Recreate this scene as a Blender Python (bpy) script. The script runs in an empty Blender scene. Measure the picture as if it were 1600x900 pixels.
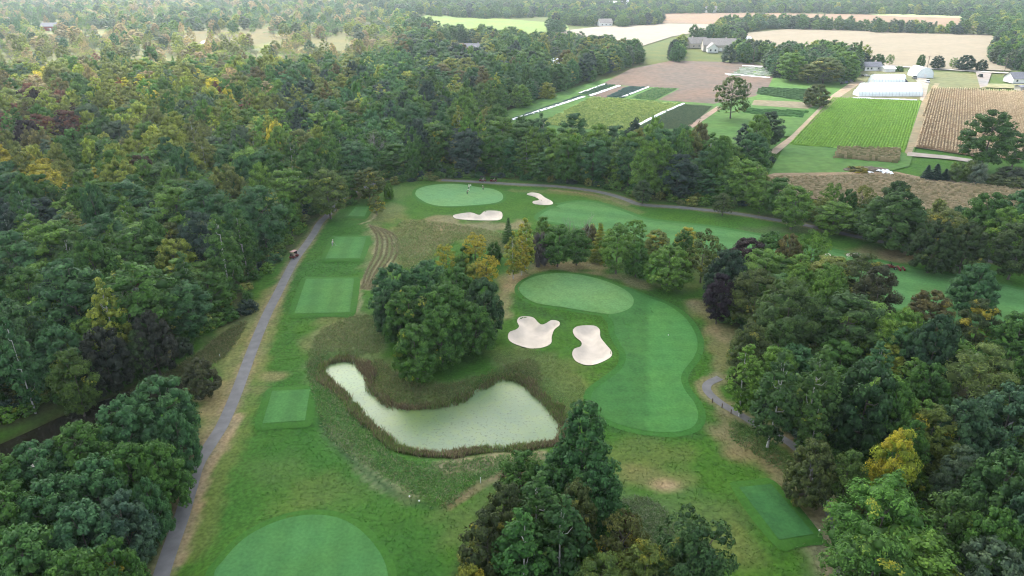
import bpy, bmesh, math, random
import numpy as np
from mathutils import Vector, Matrix
from mathutils.geometry import delaunay_2d_cdt

S = bpy.context.scene
R = math.radians
random.seed(7)
rng = np.random.default_rng(7)

# ------------------------------------------------------------------ camera, sky, sun, exposure
CAM_H = 70.0
PITCH = R(24.5)
FPX = 1110.0                      # focal length in pixels of the 1600 px wide photograph
cam_d = bpy.data.cameras.new('camera')
cam_d.sensor_width = 36.0
cam_d.lens = 36.0 * FPX / 1600.0
cam_d.clip_start = 0.5
cam_d.clip_end = 20000
cam = bpy.data.objects.new('camera', cam_d)
cam.location = (0, 0, CAM_H)
cam.rotation_euler = (R(90) - PITCH, 0, 0)
S.collection.objects.link(cam)
S.camera = cam

SUN_EL, SUN_AZ = 48.0, -22.0      # degrees; azimuth from +Y towards +X
w = bpy.data.worlds.new("World"); S.world = w; w.use_nodes = True
nt = w.node_tree
sky = nt.nodes.new('ShaderNodeTexSky')
sky.sky_type = 'NISHITA'; sky.sun_disc = False
sky.sun_elevation = R(SUN_EL); sky.sun_rotation = R(SUN_AZ)
sky.air_density = 1.0; sky.dust_density = 4.0; sky.ozone_density = 1.0
bg = nt.nodes['Background']; bg.inputs[1].default_value = 0.15
hs = nt.nodes.new('ShaderNodeHueSaturation'); hs.inputs['Saturation'].default_value = .42   # cloud-veiled sky: paler blue
nt.links.new(sky.outputs[0], hs.inputs['Color']); nt.links.new(hs.outputs[0], bg.inputs[0])

sd = bpy.data.lights.new('sun', 'SUN'); sd.energy = 1.7; sd.angle = R(6); sd.color = (1, .97, .92)
sun = bpy.data.objects.new('sun', sd)
el, az = R(SUN_EL), R(SUN_AZ)
to_sun = Vector((math.sin(az) * math.cos(el), math.cos(az) * math.cos(el), math.sin(el)))
sun.rotation_euler = to_sun.to_track_quat('Z', 'Y').to_euler()
sun.location = (0, 0, 200)
S.collection.objects.link(sun)

# unseen cloud, added out of view to shade the course (far fields stay sunlit)
CLOUD_Z = 1000.0
def cloud(name, cx, cy, sx, sy, n, seed):
    r = random.Random(seed); bm = bmesh.new()
    for i in range(n):
        a = r.uniform(0, 2 * math.pi); q = math.sqrt(r.random())
        x, y = cx + math.cos(a) * q * sx, cy + math.sin(a) * q * sy; s = r.uniform(110, 190) * (1.15 - .45 * q)
        bmesh.ops.create_icosphere(bm, subdivisions=3, radius=1, matrix=Matrix.Translation((x, y, CLOUD_Z + r.uniform(0, 60))) @ Matrix.Diagonal((s, s, s * .45, 1)))
    for v in bm.verts: v.co += Vector((math.sin(v.co.y * .05), math.sin(v.co.x * .06), math.sin(v.co.x * .04 + v.co.y * .05))) * 9
    me = bpy.data.meshes.new(name); bm.to_mesh(me); bm.free(); me.polygons.foreach_set('use_smooth', np.ones(len(me.polygons), bool))
    m = bpy.data.materials.new('cloud_vapour'); m.use_nodes = True; t = m.node_tree; t.nodes.remove(t.nodes['Principled BSDF'])
    a = t.nodes.new('ShaderNodeBsdfDiffuse'); b = t.nodes.new('ShaderNodeBsdfTranslucent'); x = t.nodes.new('ShaderNodeMixShader'); x.inputs[0].default_value = .55
    for k in (a, b): k.inputs[0].default_value = (.96, .97, 1, 1)
    t.links.new(a.outputs[0], x.inputs[1]); t.links.new(b.outputs[0], x.inputs[2]); t.links.new(x.outputs[0], t.nodes['Material Output'].inputs[0])
    me.materials.append(m); o = bpy.data.objects.new(name, me); S.collection.objects.link(o); o['kind'] = 'structure'
k_ = CLOUD_Z / math.tan(el)
cloud('cloud', math.sin(az) * k_ + 20, math.cos(az) * k_ + 5, 560, 350, 90, 3)

S.view_settings.view_transform = 'Standard'
S.view_settings.look = 'None'
S.view_settings.gamma = 1.0
S.view_settings.use_curve_mapping = False
S.view_settings.exposure = 1.95
S.render.engine = 'CYCLES'
S.cycles.max_bounces = 6; S.cycles.diffuse_bounces = 4; S.cycles.glossy_bounces = 2
S.cycles.transmission_bounces = 4; S.cycles.volume_bounces = 1; S.cycles.transparent_max_bounces = 8
S.cycles.use_denoising = True
S.cycles.filter_width = 1.1
HAZE_DENSITY = 0.000105

# ------------------------------------------------------------------ photo pixel -> ground
cp, sp = math.cos(PITCH), math.sin(PITCH)
def G(px, py, z=0.0):
    u, v = (px - 800) / FPX, (450 - py) / FPX
    dy, dz = cp + v * sp, -sp + v * cp
    t = (z - CAM_H) / dz
    return (u * t, dy * t)
def GP(pts): return [G(*p) for p in pts]
def height_for(Y, ytop):
    v = (450 - ytop) / FPX
    return CAM_H + Y * (-sp + v * cp) / (cp + v * sp)
def depth(X, Y, z=0): return Y * cp + (CAM_H - z) * sp
def project(X, Y, z=0):
    dz = z - CAM_H
    d = Y * cp - dz * sp
    return 800 + FPX * X / d, 450 - FPX * (Y * sp + dz * cp) / d

# ------------------------------------------------------------------ polygons
def smooth(pts, n=5):
    P = [np.array(p, float) for p in pts]; m = len(P); out = []
    for i in range(m):
        p0, p1, p2, p3 = P[i - 1], P[i], P[(i + 1) % m], P[(i + 2) % m]
        for k in range(n):
            t = k / n
            out.append(tuple(.5 * ((2 * p1) + (-p0 + p2) * t + (2 * p0 - 5 * p1 + 4 * p2 - p3) * t * t + (-p0 + 3 * p1 - 3 * p2 + p3) * t ** 3)))
    return out
def smooth_line(pts, n=6):
    P = [np.array(p, float) for p in pts]; P = [2 * P[0] - P[1]] + P + [2 * P[-1] - P[-2]]; out = []
    for i in range(1, len(P) - 2):
        p0, p1, p2, p3 = P[i - 1:i + 3]
        for k in range(n):
            t = k / n
            out.append(tuple(.5 * ((2 * p1) + (-p0 + p2) * t + (2 * p0 - 5 * p1 + 4 * p2 - p3) * t * t + (-p0 + 3 * p1 - 3 * p2 + p3) * t ** 3)))
    out.append(tuple(P[-2]))
    return out
def inside(poly, X, Y):
    X = np.asarray(X, float); Y = np.asarray(Y, float)
    c = np.zeros(X.shape, bool); n = len(poly); j = n - 1
    for i in range(n):
        xi, yi = poly[i]; xj, yj = poly[j]
        if yi != yj:
            c ^= ((yi > Y) != (yj > Y)) & (X < (xj - xi) * (Y - yi) / (yj - yi) + xi)
        j = i
    return c
def seg_dist(pts, X, Y, closed=False):
    d = np.full(X.shape, 1e9)
    m = len(pts)
    for i in range(m if closed else m - 1):
        ax, ay = pts[i]; bx, by = pts[(i + 1) % m]
        vx, vy = bx - ax, by - ay
        L = vx * vx + vy * vy + 1e-12
        t = np.clip(((X - ax) * vx + (Y - ay) * vy) / L, 0, 1)
        d = np.minimum(d, np.hypot(X - ax - t * vx, Y - ay - t * vy))
    return d
def sdist(poly, X, Y, pad=8.0):
    """signed distance, negative inside, only near the polygon (else +pad)"""
    X = np.asarray(X, float); Y = np.asarray(Y, float)
    out = np.full(X.shape, float(pad))
    a = np.array(poly)
    m = (X > a[:, 0].min() - pad) & (X < a[:, 0].max() + pad) & (Y > a[:, 1].min() - pad) & (Y < a[:, 1].max() + pad)
    if m.any():
        x, y = X[m], Y[m]
        d = seg_dist(poly, x, y, True)
        out[m] = np.where(inside(poly, x, y), -d, np.minimum(d, pad))
    return out
def sstep(a, b, x):
    t = np.clip((x - a) / (b - a), 0, 1); return t * t * (3 - 2 * t)

# shapes of the course, traced on the photograph, laid on the ground
POND = smooth(GP([(506,566),(522,560),(540,558),(556,561),(564,571),(573,582),(577,595),(580,607),(592,614),(600,624),(616,629),(640,632),(670,631),(705,627),(727,617),(745,606),(765,596),(783,589),(800,588),(815,592),(830,605),(850,622),(862,635),(872,648),(879,661),(878,674),(868,685),(835,689),(800,694),(760,695),(720,700),(690,703),(660,702),(640,698),(618,691),(605,679),(585,664),(570,648),(559,635),(544,617),(529,603),(514,590),(504,578)]), 3)
CREEK = smooth(GP([(-120,712),(-40,700),(48,664),(100,640),(175,612),(235,592),(270,583),(290,588),(278,600),(230,622),(150,665),(90,700),(20,725),(-100,750)]), 3)
CREEK2 = smooth(GP([(1500,655),(1515,615),(1545,598),(1580,600),(1600,625),(1590,655),(1560,680),(1520,680)]), 3)
GREEN_FAR = smooth(GP([(649,306),(656,297),(682,291),(715,290),(748,295),(770,298),(784,305),(785,315),(770,321),(740,324),(700,326),(674,323),(657,315)]), 4)
GREEN_MAIN = smooth(GP([(811,459),(818,447),(840,437),(870,433),(905,435),(940,443),(970,455),(987,468),(989,481),(978,491),(955,497),(925,494),(880,487),(840,481),(820,471)]), 4)
GREEN_NEAR = smooth(GP([(336,908),(352,882),(382,850),(420,828),(460,815),(500,812),(535,819),(566,838),(590,865),(603,890),(607,915),(598,960),(560,1000),(480,1020),(400,1000),(350,955)]), 4)
FAIRWAY_MAIN = smooth(GP([(975,455),(1010,465),(1040,475),(1068,494),(1085,518),(1090,540),(1083,560),(1069,578),(1064,592),(1070,610),(1085,630),(1091,650),(1083,667),(1060,675),(1020,675),(975,666),(945,653),(931,640),(923,625),(927,612),(945,598),(963,585),(975,572),(978,555),(970,540),(961,522),(959,508),(950,499),(960,495),(975,480),(970,465)]), 4)
FAIRWAY_FAR = smooth(GP([(843,338),(858,328),(880,319),(905,315),(935,318),(975,331),(1010,343),(1070,350),(1130,358),(1185,368),(1250,382),(1320,394),(1400,413),(1500,432),(1600,452),(1750,480),(1900,540),(1750,560),(1600,520),(1500,500),(1400,480),(1300,440),(1200,408),(1100,394),(1000,376),(940,362),(880,350),(848,345)]), 4)
def quadpoly(pts): return GP(pts)
TEES = [quadpoly(q) for q in (
    [(411,665),(426,615),(485,612),(477,661)],
    [(461,495),(479,441),(554,441),(547,494)],
    [(509,409),(524,375),(573,375),(563,409)],
    [(544,341),(556,327),(577,327),(570,342)],
    [(1154,767),(1204,762),(1270,841),(1216,850)])]
BUNKERS = [smooth(GP(b), 4) for b in (
    [(708,340),(713,337),(735,334),(749,338),(757,332),(770,331),(783,333),(785,341),(780,346),(760,347),(730,346),(713,344)],
    [(823,305),(830,302),(843,304),(851,310),(862,316),(863,321),(850,322),(834,320),(833,316),(842,314),(836,309)],
    [(811,500),(820,498),(833,500),(840,507),(846,511),(853,509),(862,504),(873,506),(874,512),(866,519),(862,530),(861,540),(850,546),(832,548),(816,545),(800,539),(794,532),(796,523),(806,519),(811,514),(808,506)],
    [(895,520),(901,514),(915,512),(930,513),(937,519),(938,530),(946,541),(955,552),(955,560),(945,567),(930,573),(915,574),(900,568),(894,558),(897,549),(907,545),(908,538),(898,529)],
    [(1322,399),(1330,396),(1345,397),(1342,405),(1330,408)],
    [(1287,399),(1294,397),(1298,400),(1292,403)])]
PATH_A = smooth_line(GP([(236,960),(250,905),(264,862),(284,806),(297,762),(309,725),(330,692),(347,665),(363,630),(375,600),(390,560),(405,522),(419,490),(433,463),(447,435),(462,407),(478,385),(491,366),(500,350),(515,335),(545,305),(590,285)]), 5)
PATH_B = smooth_line(GP([(690,281),(755,284),(800,287),(870,291),(935,300),(975,311),(1002,320),(1060,324),(1100,328),(1150,334),(1200,342),(1260,352),(1330,367),(1400,381),(1500,398),(1650,425)]), 5)
PATH_C = smooth_line(GP([(1125,590),(1106,600),(1106,612),(1122,627),(1142,640),(1166,654),(1190,668),(1216,682),(1240,698),(1262,722),(1282,765),(1296,800),(1309,835),(1314,870),(1310,930)]), 5)

WIGGLE = [(0.021, 0.013, .3, .22), (-0.017, 0.034, 1.7, .18), (0.051, 0.043, 2.1, .08), (-0.09, 0.07, .6, .04)]
def terrain(X, Y):
    X = np.asarray(X, float); Y = np.asarray(Y, float)
    near = 1 - sstep(300, 420, Y) * 1.0
    near = near * (1 - sstep(260, 420, np.abs(X)))
    z = np.zeros(X.shape)
    for a, b, c, h in WIGGLE: z += h * np.sin(a * X + b * Y + c)
    z *= near * sstep(4, 15, sdist(POND, X, Y, 16))
    for p, h, bank in [(GREEN_FAR, .7, 6), (GREEN_MAIN, .8, 5), (GREEN_NEAR, .9, 6)] + [(t, .45, 3.0) for t in TEES]:
        z += h * (1 - sstep(0, bank, sdist(p, X, Y)))
    for p in (POND, CREEK2):
        d = sdist(p, X, Y, 9); z += -1.1 * (1 - sstep(-.6, 3.6, d))
    z += -1.8 * (1 - sstep(-1.5, 6, sdist(CREEK, X, Y, 8)))
    for p in BUNKERS:
        d = sdist(p, X, Y, 4); z += -0.85 * (1 - sstep(-1.5, 0.1, d)) + .34 * (1 - sstep(0.3, 2.6, np.abs(d)))
    return z
def tz(x, y): return float(terrain(np.array([x]), np.array([y]))[0])
POND_Z = -.86
CREEK_Z = -1.35

# ------------------------------------------------------------------ materials
def newmat(name):
    m = bpy.data.materials.new(name); m.use_nodes = True
    n = m.node_tree; b = n.nodes['Principled BSDF']
    return m, n, b
def noise(n, scale, detail=3, vec=None, dist=0):
    t = n.nodes.new('ShaderNodeTexNoise'); t.inputs['Scale'].default_value = scale; t.inputs['Detail'].default_value = detail
    t.inputs['Distortion'].default_value = dist
    if vec is not None: n.links.new(vec, t.inputs['Vector'])
    return t
def mixc(n, a, b, f, mode='MIX'):
    m = n.nodes.new('ShaderNodeMix'); m.data_type = 'RGBA'; m.blend_type = mode; m.clamp_factor = True
    for s, v in ((m.inputs[0], f), (m.inputs[6], a), (m.inputs[7], b)):
        if isinstance(v, (int, float)): s.default_value = v
        elif isinstance(v, tuple): s.default_value = (*v[:3], 1)
        else: n.links.new(v, s)
    return m.outputs[2]
def remap(n, x, a, b, c, d):
    m = n.nodes.new('ShaderNodeMapRange'); n.links.new(x, m.inputs[0])
    for i, v in enumerate((a, b, c, d)): m.inputs[i + 1].default_value = v
    return m.outputs[0]
def mat(name, col, rough=.6, metal=0, nscale=None, namt=.15, bump=0, spec=.4):
    m, n, b = newmat(name)
    b.inputs['Roughness'].default_value = rough; b.inputs['Metallic'].default_value = metal
    b.inputs['Specular IOR Level'].default_value = spec
    b.inputs['Base Color'].default_value = (*col, 1)
    if nscale:
        g = n.nodes.new('ShaderNodeNewGeometry')
        t = noise(n, nscale, 4, g.outputs['Position'])
        c = mixc(n, tuple(x * (1 - namt) for x in col), tuple(min(1, x * (1 + namt)) for x in col), remap(n, t.outputs[0], .3, .7, 0, 1))
        n.links.new(c, b.inputs['Base Color'])
        if bump:
            bp = n.nodes.new('ShaderNodeBump'); bp.inputs['Strength'].default_value = 1; bp.inputs['Distance'].default_value = bump
            n.links.new(t.outputs[0], bp.inputs['Height']); n.links.new(bp.outputs[0], b.inputs['Normal'])
    return m
def turf(name, mottling, big=.045, fine=1.6, bump=.05, dry=(1.5, 1.12, .9), fineamt=.35):
    """base colour comes from the mesh attribute Col; noise adds mottling"""
    m, n, b = newmat(name)
    a = n.nodes.new('ShaderNodeAttribute'); a.attribute_name = 'Col'
    g = n.nodes.new('ShaderNodeNewGeometry')
    t1 = noise(n, big, 5, g.outputs['Position']); t2 = noise(n, fine, 4, g.outputs['Position']); t3 = noise(n, big * 6, 4, g.outputs['Position'], .2)
    c = a.outputs['Color']
    c2 = mixc(n, c, dry, 1.0, 'MULTIPLY')
    c = mixc(n, c, c2, remap(n, t1.outputs[0], .42, .68, 0, mottling))
    c3 = mixc(n, c, (.72, .8, .8), 1.0, 'MULTIPLY')
    c = mixc(n, c, c3, remap(n, t3.outputs[0], .45, .7, 0, mottling))
    c4 = mixc(n, c, (1 - fineamt, 1 - fineamt, 1 - fineamt), 1.0, 'MULTIPLY')
    c5 = mixc(n, c, (1 + fineamt, 1 + fineamt, 1 + fineamt), 1.0, 'MULTIPLY')
    c = mixc(n, c4, c5, remap(n, t2.outputs[0], .3, .7, 0, 1))
    n.links.new(c, b.inputs['Base Color'])
    b.inputs['Roughness'].default_value = .9; b.inputs['Specular IOR Level'].default_value = .05
    bp = n.nodes.new('ShaderNodeBump'); bp.inputs['Strength'].default_value = 1; bp.inputs['Distance'].default_value = bump
    n.links.new(t2.outputs[0], bp.inputs['Height']); n.links.new(bp.outputs[0], b.inputs['Normal'])
    return m
M = {}
M['rough'] = turf('rough_turf', .65, .05, 1.7, .035, (1.55, 1.15, .95), .30)
M['fine'] = turf('fine_turf', .55, .09, 2.2, .02, (1.3, 1.08, .9), .14)
M['field'] = turf('field_soil', .75, .03, .35, .1, (1.3, 1.08, .95), .18)
M['stubble'] = turf('stubble', .3, .012, .2, .05, (1.12, 1.02, .95), .08)
M['sand'] = mat('bunker_sand', (.52, .46, .38), .95, 0, .5, .10, .12, .1)
M['asphalt'] = mat('path_asphalt', (.13, .13, .13), .85, 0, .6, .16, .01, .3)
M['gravel'] = mat('gravel_road', (.36, .33, .29), .9, 0, .5, .18, .01, .2)

def leaf_material(name, instancer):
    m, n, b = newmat(name)
    if instancer:
        a = n.nodes.new('ShaderNodeAttribute'); a.attribute_type = 'INSTANCER'; a.attribute_name = 'tint'; base, alpha = a.outputs['Color'], a.outputs['Alpha']
    else:
        a = n.nodes.new('ShaderNodeObjectInfo'); base, alpha = a.outputs['Color'], a.outputs['Alpha']
    v = n.nodes.new('ShaderNodeAttribute'); v.attribute_name = 'leaf'
    s = n.nodes.new('ShaderNodeSeparateColor'); n.links.new(v.outputs['Color'], s.inputs[0])
    # autumn lobes: those whose lobe value exceeds alpha turn yellow
    d = n.nodes.new('ShaderNodeMath'); d.operation = 'SUBTRACT'; n.links.new(s.outputs[1], d.inputs[0]); n.links.new(alpha, d.inputs[1])
    aut = remap(n, d.outputs[0], -.04, .12, 0, .85)
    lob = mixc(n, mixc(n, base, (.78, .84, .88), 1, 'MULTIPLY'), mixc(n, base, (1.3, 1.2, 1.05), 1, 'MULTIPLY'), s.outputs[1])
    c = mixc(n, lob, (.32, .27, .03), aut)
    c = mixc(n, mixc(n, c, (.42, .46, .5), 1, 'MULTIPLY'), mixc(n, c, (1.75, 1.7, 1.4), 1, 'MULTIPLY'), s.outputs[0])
    n.links.new(c, b.inputs['Base Color'])
    b.inputs['Roughness'].default_value = .6; b.inputs['Specular IOR Level'].default_value = .1
    tr = n.nodes.new('ShaderNodeBsdfTranslucent'); n.links.new(mixc(n, c, (1.2, 1.25, .6), 1, 'MULTIPLY'), tr.inputs['Color'])
    mx = n.nodes.new('ShaderNodeMixShader'); mx.inputs[0].default_value = .18
    n.links.new(b.outputs[0], mx.inputs[1]); n.links.new(tr.outputs[0], mx.inputs[2])
    n.links.new(mx.outputs[0], n.nodes['Material Output'].inputs[0])
    return m
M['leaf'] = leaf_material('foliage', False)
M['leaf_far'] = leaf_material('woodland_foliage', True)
def bark_material(name, instancer):
    m, n, b = newmat(name)
    g = n.nodes.new('ShaderNodeNewGeometry')
    t = noise(n, 3.0, 4, g.outputs['Position'])
    c = mixc(n, (.05, .042, .035), (.14, .12, .10), t.outputs[0])
    n.links.new(c, b.inputs['Base Color']); b.inputs['Roughness'].default_value = .9
    return m
M['bark'] = bark_material('bark', False)
M['bark_pale'] = mat('pale_bark', (.42, .41, .38), .8, 0, 2.0, .35)
M['bark_grey'] = mat('grey_dead_wood', (.25, .23, .21), .9, 0, 2.0, .25)

def blade_material(name):
    m, n, b = newmat(name)
    a = n.nodes.new('ShaderNodeAttribute'); a.attribute_name = 'Col'
    n.links.new(a.outputs['Color'], b.inputs['Base Color'])
    b.inputs['Roughness'].default_value = .8; b.inputs['Specular IOR Level'].default_value = .15
    tr = n.nodes.new('ShaderNodeBsdfTranslucent'); n.links.new(a.outputs['Color'], tr.inputs['Color'])
    mx = n.nodes.new('ShaderNodeMixShader'); mx.inputs[0].default_value = .5
    n.links.new(b.outputs[0], mx.inputs[1]); n.links.new(tr.outputs[0], mx.inputs[2]); n.links.new(mx.outputs[0], n.nodes['Material Output'].inputs[0])
    return m
M['blade'] = blade_material('blades')

# pond: duckweed film over dark water
m, n, b = newmat('duckweed_water')
g = n.nodes.new('ShaderNodeNewGeometry')
a = n.nodes.new('ShaderNodeAttribute'); a.attribute_name = 'Col'
t1 = noise(n, .12, 5, g.outputs['Position'], .6); t2 = noise(n, 2.2, 5, g.outputs['Position']); t3 = noise(n, .5, 6, g.outputs['Position'], 1.2)
c = mixc(n, a.outputs['Color'], mixc(n, a.outputs['Color'], (.82, .9, .95), 1, 'MULTIPLY'), remap(n, t1.outputs[0], .4, .65, 0, 1))
c = mixc(n, c, (.06, .085, .04), remap(n, t2.outputs[0], .56, .68, 0, .65))
c = mixc(n, c, mixc(n, c, (1.15, 1.12, .85), 1, 'MULTIPLY'), remap(n, t3.outputs[0], .45, .65, 0, .8))
n.links.new(c, b.inputs['Base Color']); b.inputs['Roughness'].default_value = .4
b.inputs['Specular IOR Level'].default_value = .3
bp = n.nodes.new('ShaderNodeBump'); bp.inputs['Distance'].default_value = .01; n.links.new(t2.outputs[0], bp.inputs['Height']); n.links.new(bp.outputs[0], b.inputs['Normal'])
M['pond'] = m
M['creek'] = mat('dark_creek_water', (.018, .016, .010), .12, 0, .3, .3, 0, .5)
M['bright_water'] = mat('open_water', (.05, .06, .06), .08, 0, None, 0, 0, .5)

# ------------------------------------------------------------------ object helpers
COL = S.collection
def link(o, parent=None):
    COL.objects.link(o)
    if parent is not None: o.parent = parent
    return o
def mesh_np(name, V, F, attrs=None, mat_=None, sm=False):
    """V (n,3), F (m,k) uniform polygons or list of arrays"""
    me = bpy.data.meshes.new(name)
    V = np.asarray(V, np.float32)
    groups = F if isinstance(F, list) else [F]
    groups = [np.asarray(f, np.int32) for f in groups if len(f)]
    me.vertices.add(len(V)); me.vertices.foreach_set('co', V.ravel())
    loops = np.concatenate([f.ravel() for f in groups]); starts = []; s = 0
    for f in groups:
        starts.append(s + np.arange(len(f)) * f.shape[1]); s += f.size
    starts = np.concatenate(starts).astype(np.int32)
    me.loops.add(len(loops)); me.loops.foreach_set('vertex_index', loops)
    me.polygons.add(len(starts)); me.polygons.foreach_set('loop_start', starts)
    if sm: me.polygons.foreach_set('use_smooth', np.ones(len(starts), bool))
    me.update(calc_edges=True)
    for k, c in (attrs or {}).items():
        c = np.asarray(c, np.float32)
        if c.shape[1] == 3: c = np.concatenate([c, np.ones((len(c), 1), np.float32)], 1)
        at = me.attributes.new(k, 'FLOAT_COLOR', 'POINT'); at.data.foreach_set('color', c.ravel())
    if mat_: me.materials.append(mat_)
    return me
def tag(o, label=None, cat=None, group=None, kind=None):
    if label: o['label'] = label
    if cat: o['category'] = cat
    if group: o['group'] = group
    if kind: o['kind'] = kind
    return o
def empty(name, loc, rz=0):
    o = bpy.data.objects.new(name, None); o.location = loc; o.rotation_euler = (0, 0, rz); o.empty_display_size = .5
    return link(o)
def bm_obj(name, bm, mat_, parent=None, sm=False, loc=None):
    me = bpy.data.meshes.new(name); bm.to_mesh(me); bm.free()
    if mat_: me.materials.append(mat_)
    if sm: me.polygons.foreach_set('use_smooth', np.ones(len(me.polygons), bool))
    o = bpy.data.objects.new(name, me)
    if loc is not None: o.location = loc
    return link(o, parent)
def bx(bm, c, s, rot=None):
    mtx = Matrix.Translation(c) @ (rot.to_4x4() if rot else Matrix()) @ Matrix.Diagonal((*s, 1))
    bmesh.ops.create_cube(bm, size=1, matrix=mtx)
def cyl(bm, c, r, h, seg=12, axis='Z', r2=None):
    rot = Matrix.Rotation(R(90), 4, 'Y') if axis == 'X' else Matrix.Rotation(R(90), 4, 'X') if axis == 'Y' else Matrix()
    bmesh.ops.create_cone(bm, cap_ends=True, segments=seg, radius1=r, radius2=r if r2 is None else r2, depth=h, matrix=Matrix.Translation(c) @ rot)
def quad(bm, pts): bm.faces.new([bm.verts.new(p) for p in pts])

# ------------------------------------------------------------------ ground sheets
def sheet(name, poly, mat_, lift=.04, step=1.6, col=None, colfn=None, zfix=None, label=None):
    P = [tuple(p) for p in poly]
    a = np.array(P); x0, y0 = a.min(0); x1, y1 = a.max(0)
    pts = list(P); n = len(P)
    if step:
        gx, gy = np.meshgrid(np.arange(x0, x1, step), np.arange(y0, y1, step)); gx = gx.ravel(); gy = gy.ravel()
        ins = inside(P, gx, gy); gx, gy = gx[ins], gy[ins]
        d = seg_dist(P, gx, gy, True); k = d > step * .3
        pts += list(zip(gx[k].tolist(), gy[k].tolist()))
    r = delaunay_2d_cdt([Vector(p) for p in pts], [], [list(range(n))], 1, 1e-5)
    V = np.array([(v.x, v.y) for v in r[0]]); F = np.array([f for f in r[2] if len(f) == 3])
    z = terrain(V[:, 0], V[:, 1]) + lift if zfix is None else np.full(len(V), zfix)
    c = colfn(V[:, 0], V[:, 1]) if colfn else np.tile(np.array(col or (.5, .5, .5)), (len(V), 1))
    me = mesh_np(name, np.column_stack([V, z]), F, {'Col': c}, mat_, True)
    o = link(bpy.data.objects.new(name, me)); o['kind'] = 'structure'
    return o
def ribbon(line, w):
    """polygon of a path of width w along line"""
    L = np.array(line); T = np.gradient(L, axis=0); T /= np.linalg.norm(T, axis=1)[:, None]
    Nn = np.column_stack([-T[:, 1], T[:, 0]])
    w = np.asarray(w) if not np.isscalar(w) else np.full(len(L), w)
    return L + Nn * w[:, None] / 2, L - Nn * w[:, None] / 2
def path_sheet(name, line, w, mat_, lift=.05, col=(.5, .5, .5)):
    a, b = ribbon(line, w)
    rows = [a * (1 - t) + b * t for t in (0, .33, .67, 1)]
    n = len(a); V = np.concatenate(rows); F = []
    for r in range(3):
        i = np.arange(n - 1)
        F.append(np.column_stack([r * n + i, (r + 1) * n + i, (r + 1) * n + i + 1, r * n + i + 1]))
    z = terrain(V[:, 0], V[:, 1]) + lift
    me = mesh_np(name, np.column_stack([V, z]), np.concatenate(F), {'Col': np.tile(col, (len(V), 1))}, mat_, True)
    o = link(bpy.data.objects.new(name, me)); o['kind'] = 'structure'; return o

# --- colour painting of the ground (albedo only: dry patches, long grass, leaf litter)
WOODS = {}       # name -> ground polygon
WOODS['west'] = GP([(-500,760),(-200,720),(0,676),(110,634),(225,572),(285,546),(330,520),(382,500),(392,470),(398,440),(420,424),(448,402),(475,378),(500,345),(520,334),(555,318),(592,292),(640,283),(760,276),(830,282),(900,287),(950,297),(1005,313),(1060,319),(1120,325),(1165,325),(1180,300),(1190,275),(1215,250),(1150,258),(1000,254),(830,244),(765,225),(740,205),(760,186),(830,166),(880,142),(940,120),(1000,97),(950,90),(800,72),(690,62),(640,35),(560,12),(500,3),(-700,3),(-1200,150),(-800,400)])
WOODS['southwest'] = GP([(-400,860),(0,775),(90,738),(160,698),(215,672),(285,668),(326,690),(312,755),(276,828),(248,905),(212,1010),(-400,1150)])
WOODS['east'] = GP([(1110,480),(1150,520),(1165,600),(1180,640),(1225,690),(1270,720),(1290,760),(1330,830),(1330,1050),(2300,1100),(2300,640),(1900,610),(1640,575),(1560,560),(1500,575),(1420,560),(1370,540),(1290,480),(1240,440),(1180,430),(1130,440)])
WOODS['south'] = GP([(700,905),(720,860),(770,810),(830,740),(860,745),(930,760),(975,800),(1010,860),(1060,890),(1120,930),(1120,1000),(720,1000)])
WOODS['fieldside'] = GP([(1180,336),(1230,335),(1300,345),(1380,355),(1440,360),(1500,365),(1560,368),(1700,380),(1900,400),(1900,440),(1660,430),(1560,408),(1420,380),(1330,362),(1240,345)])

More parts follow.
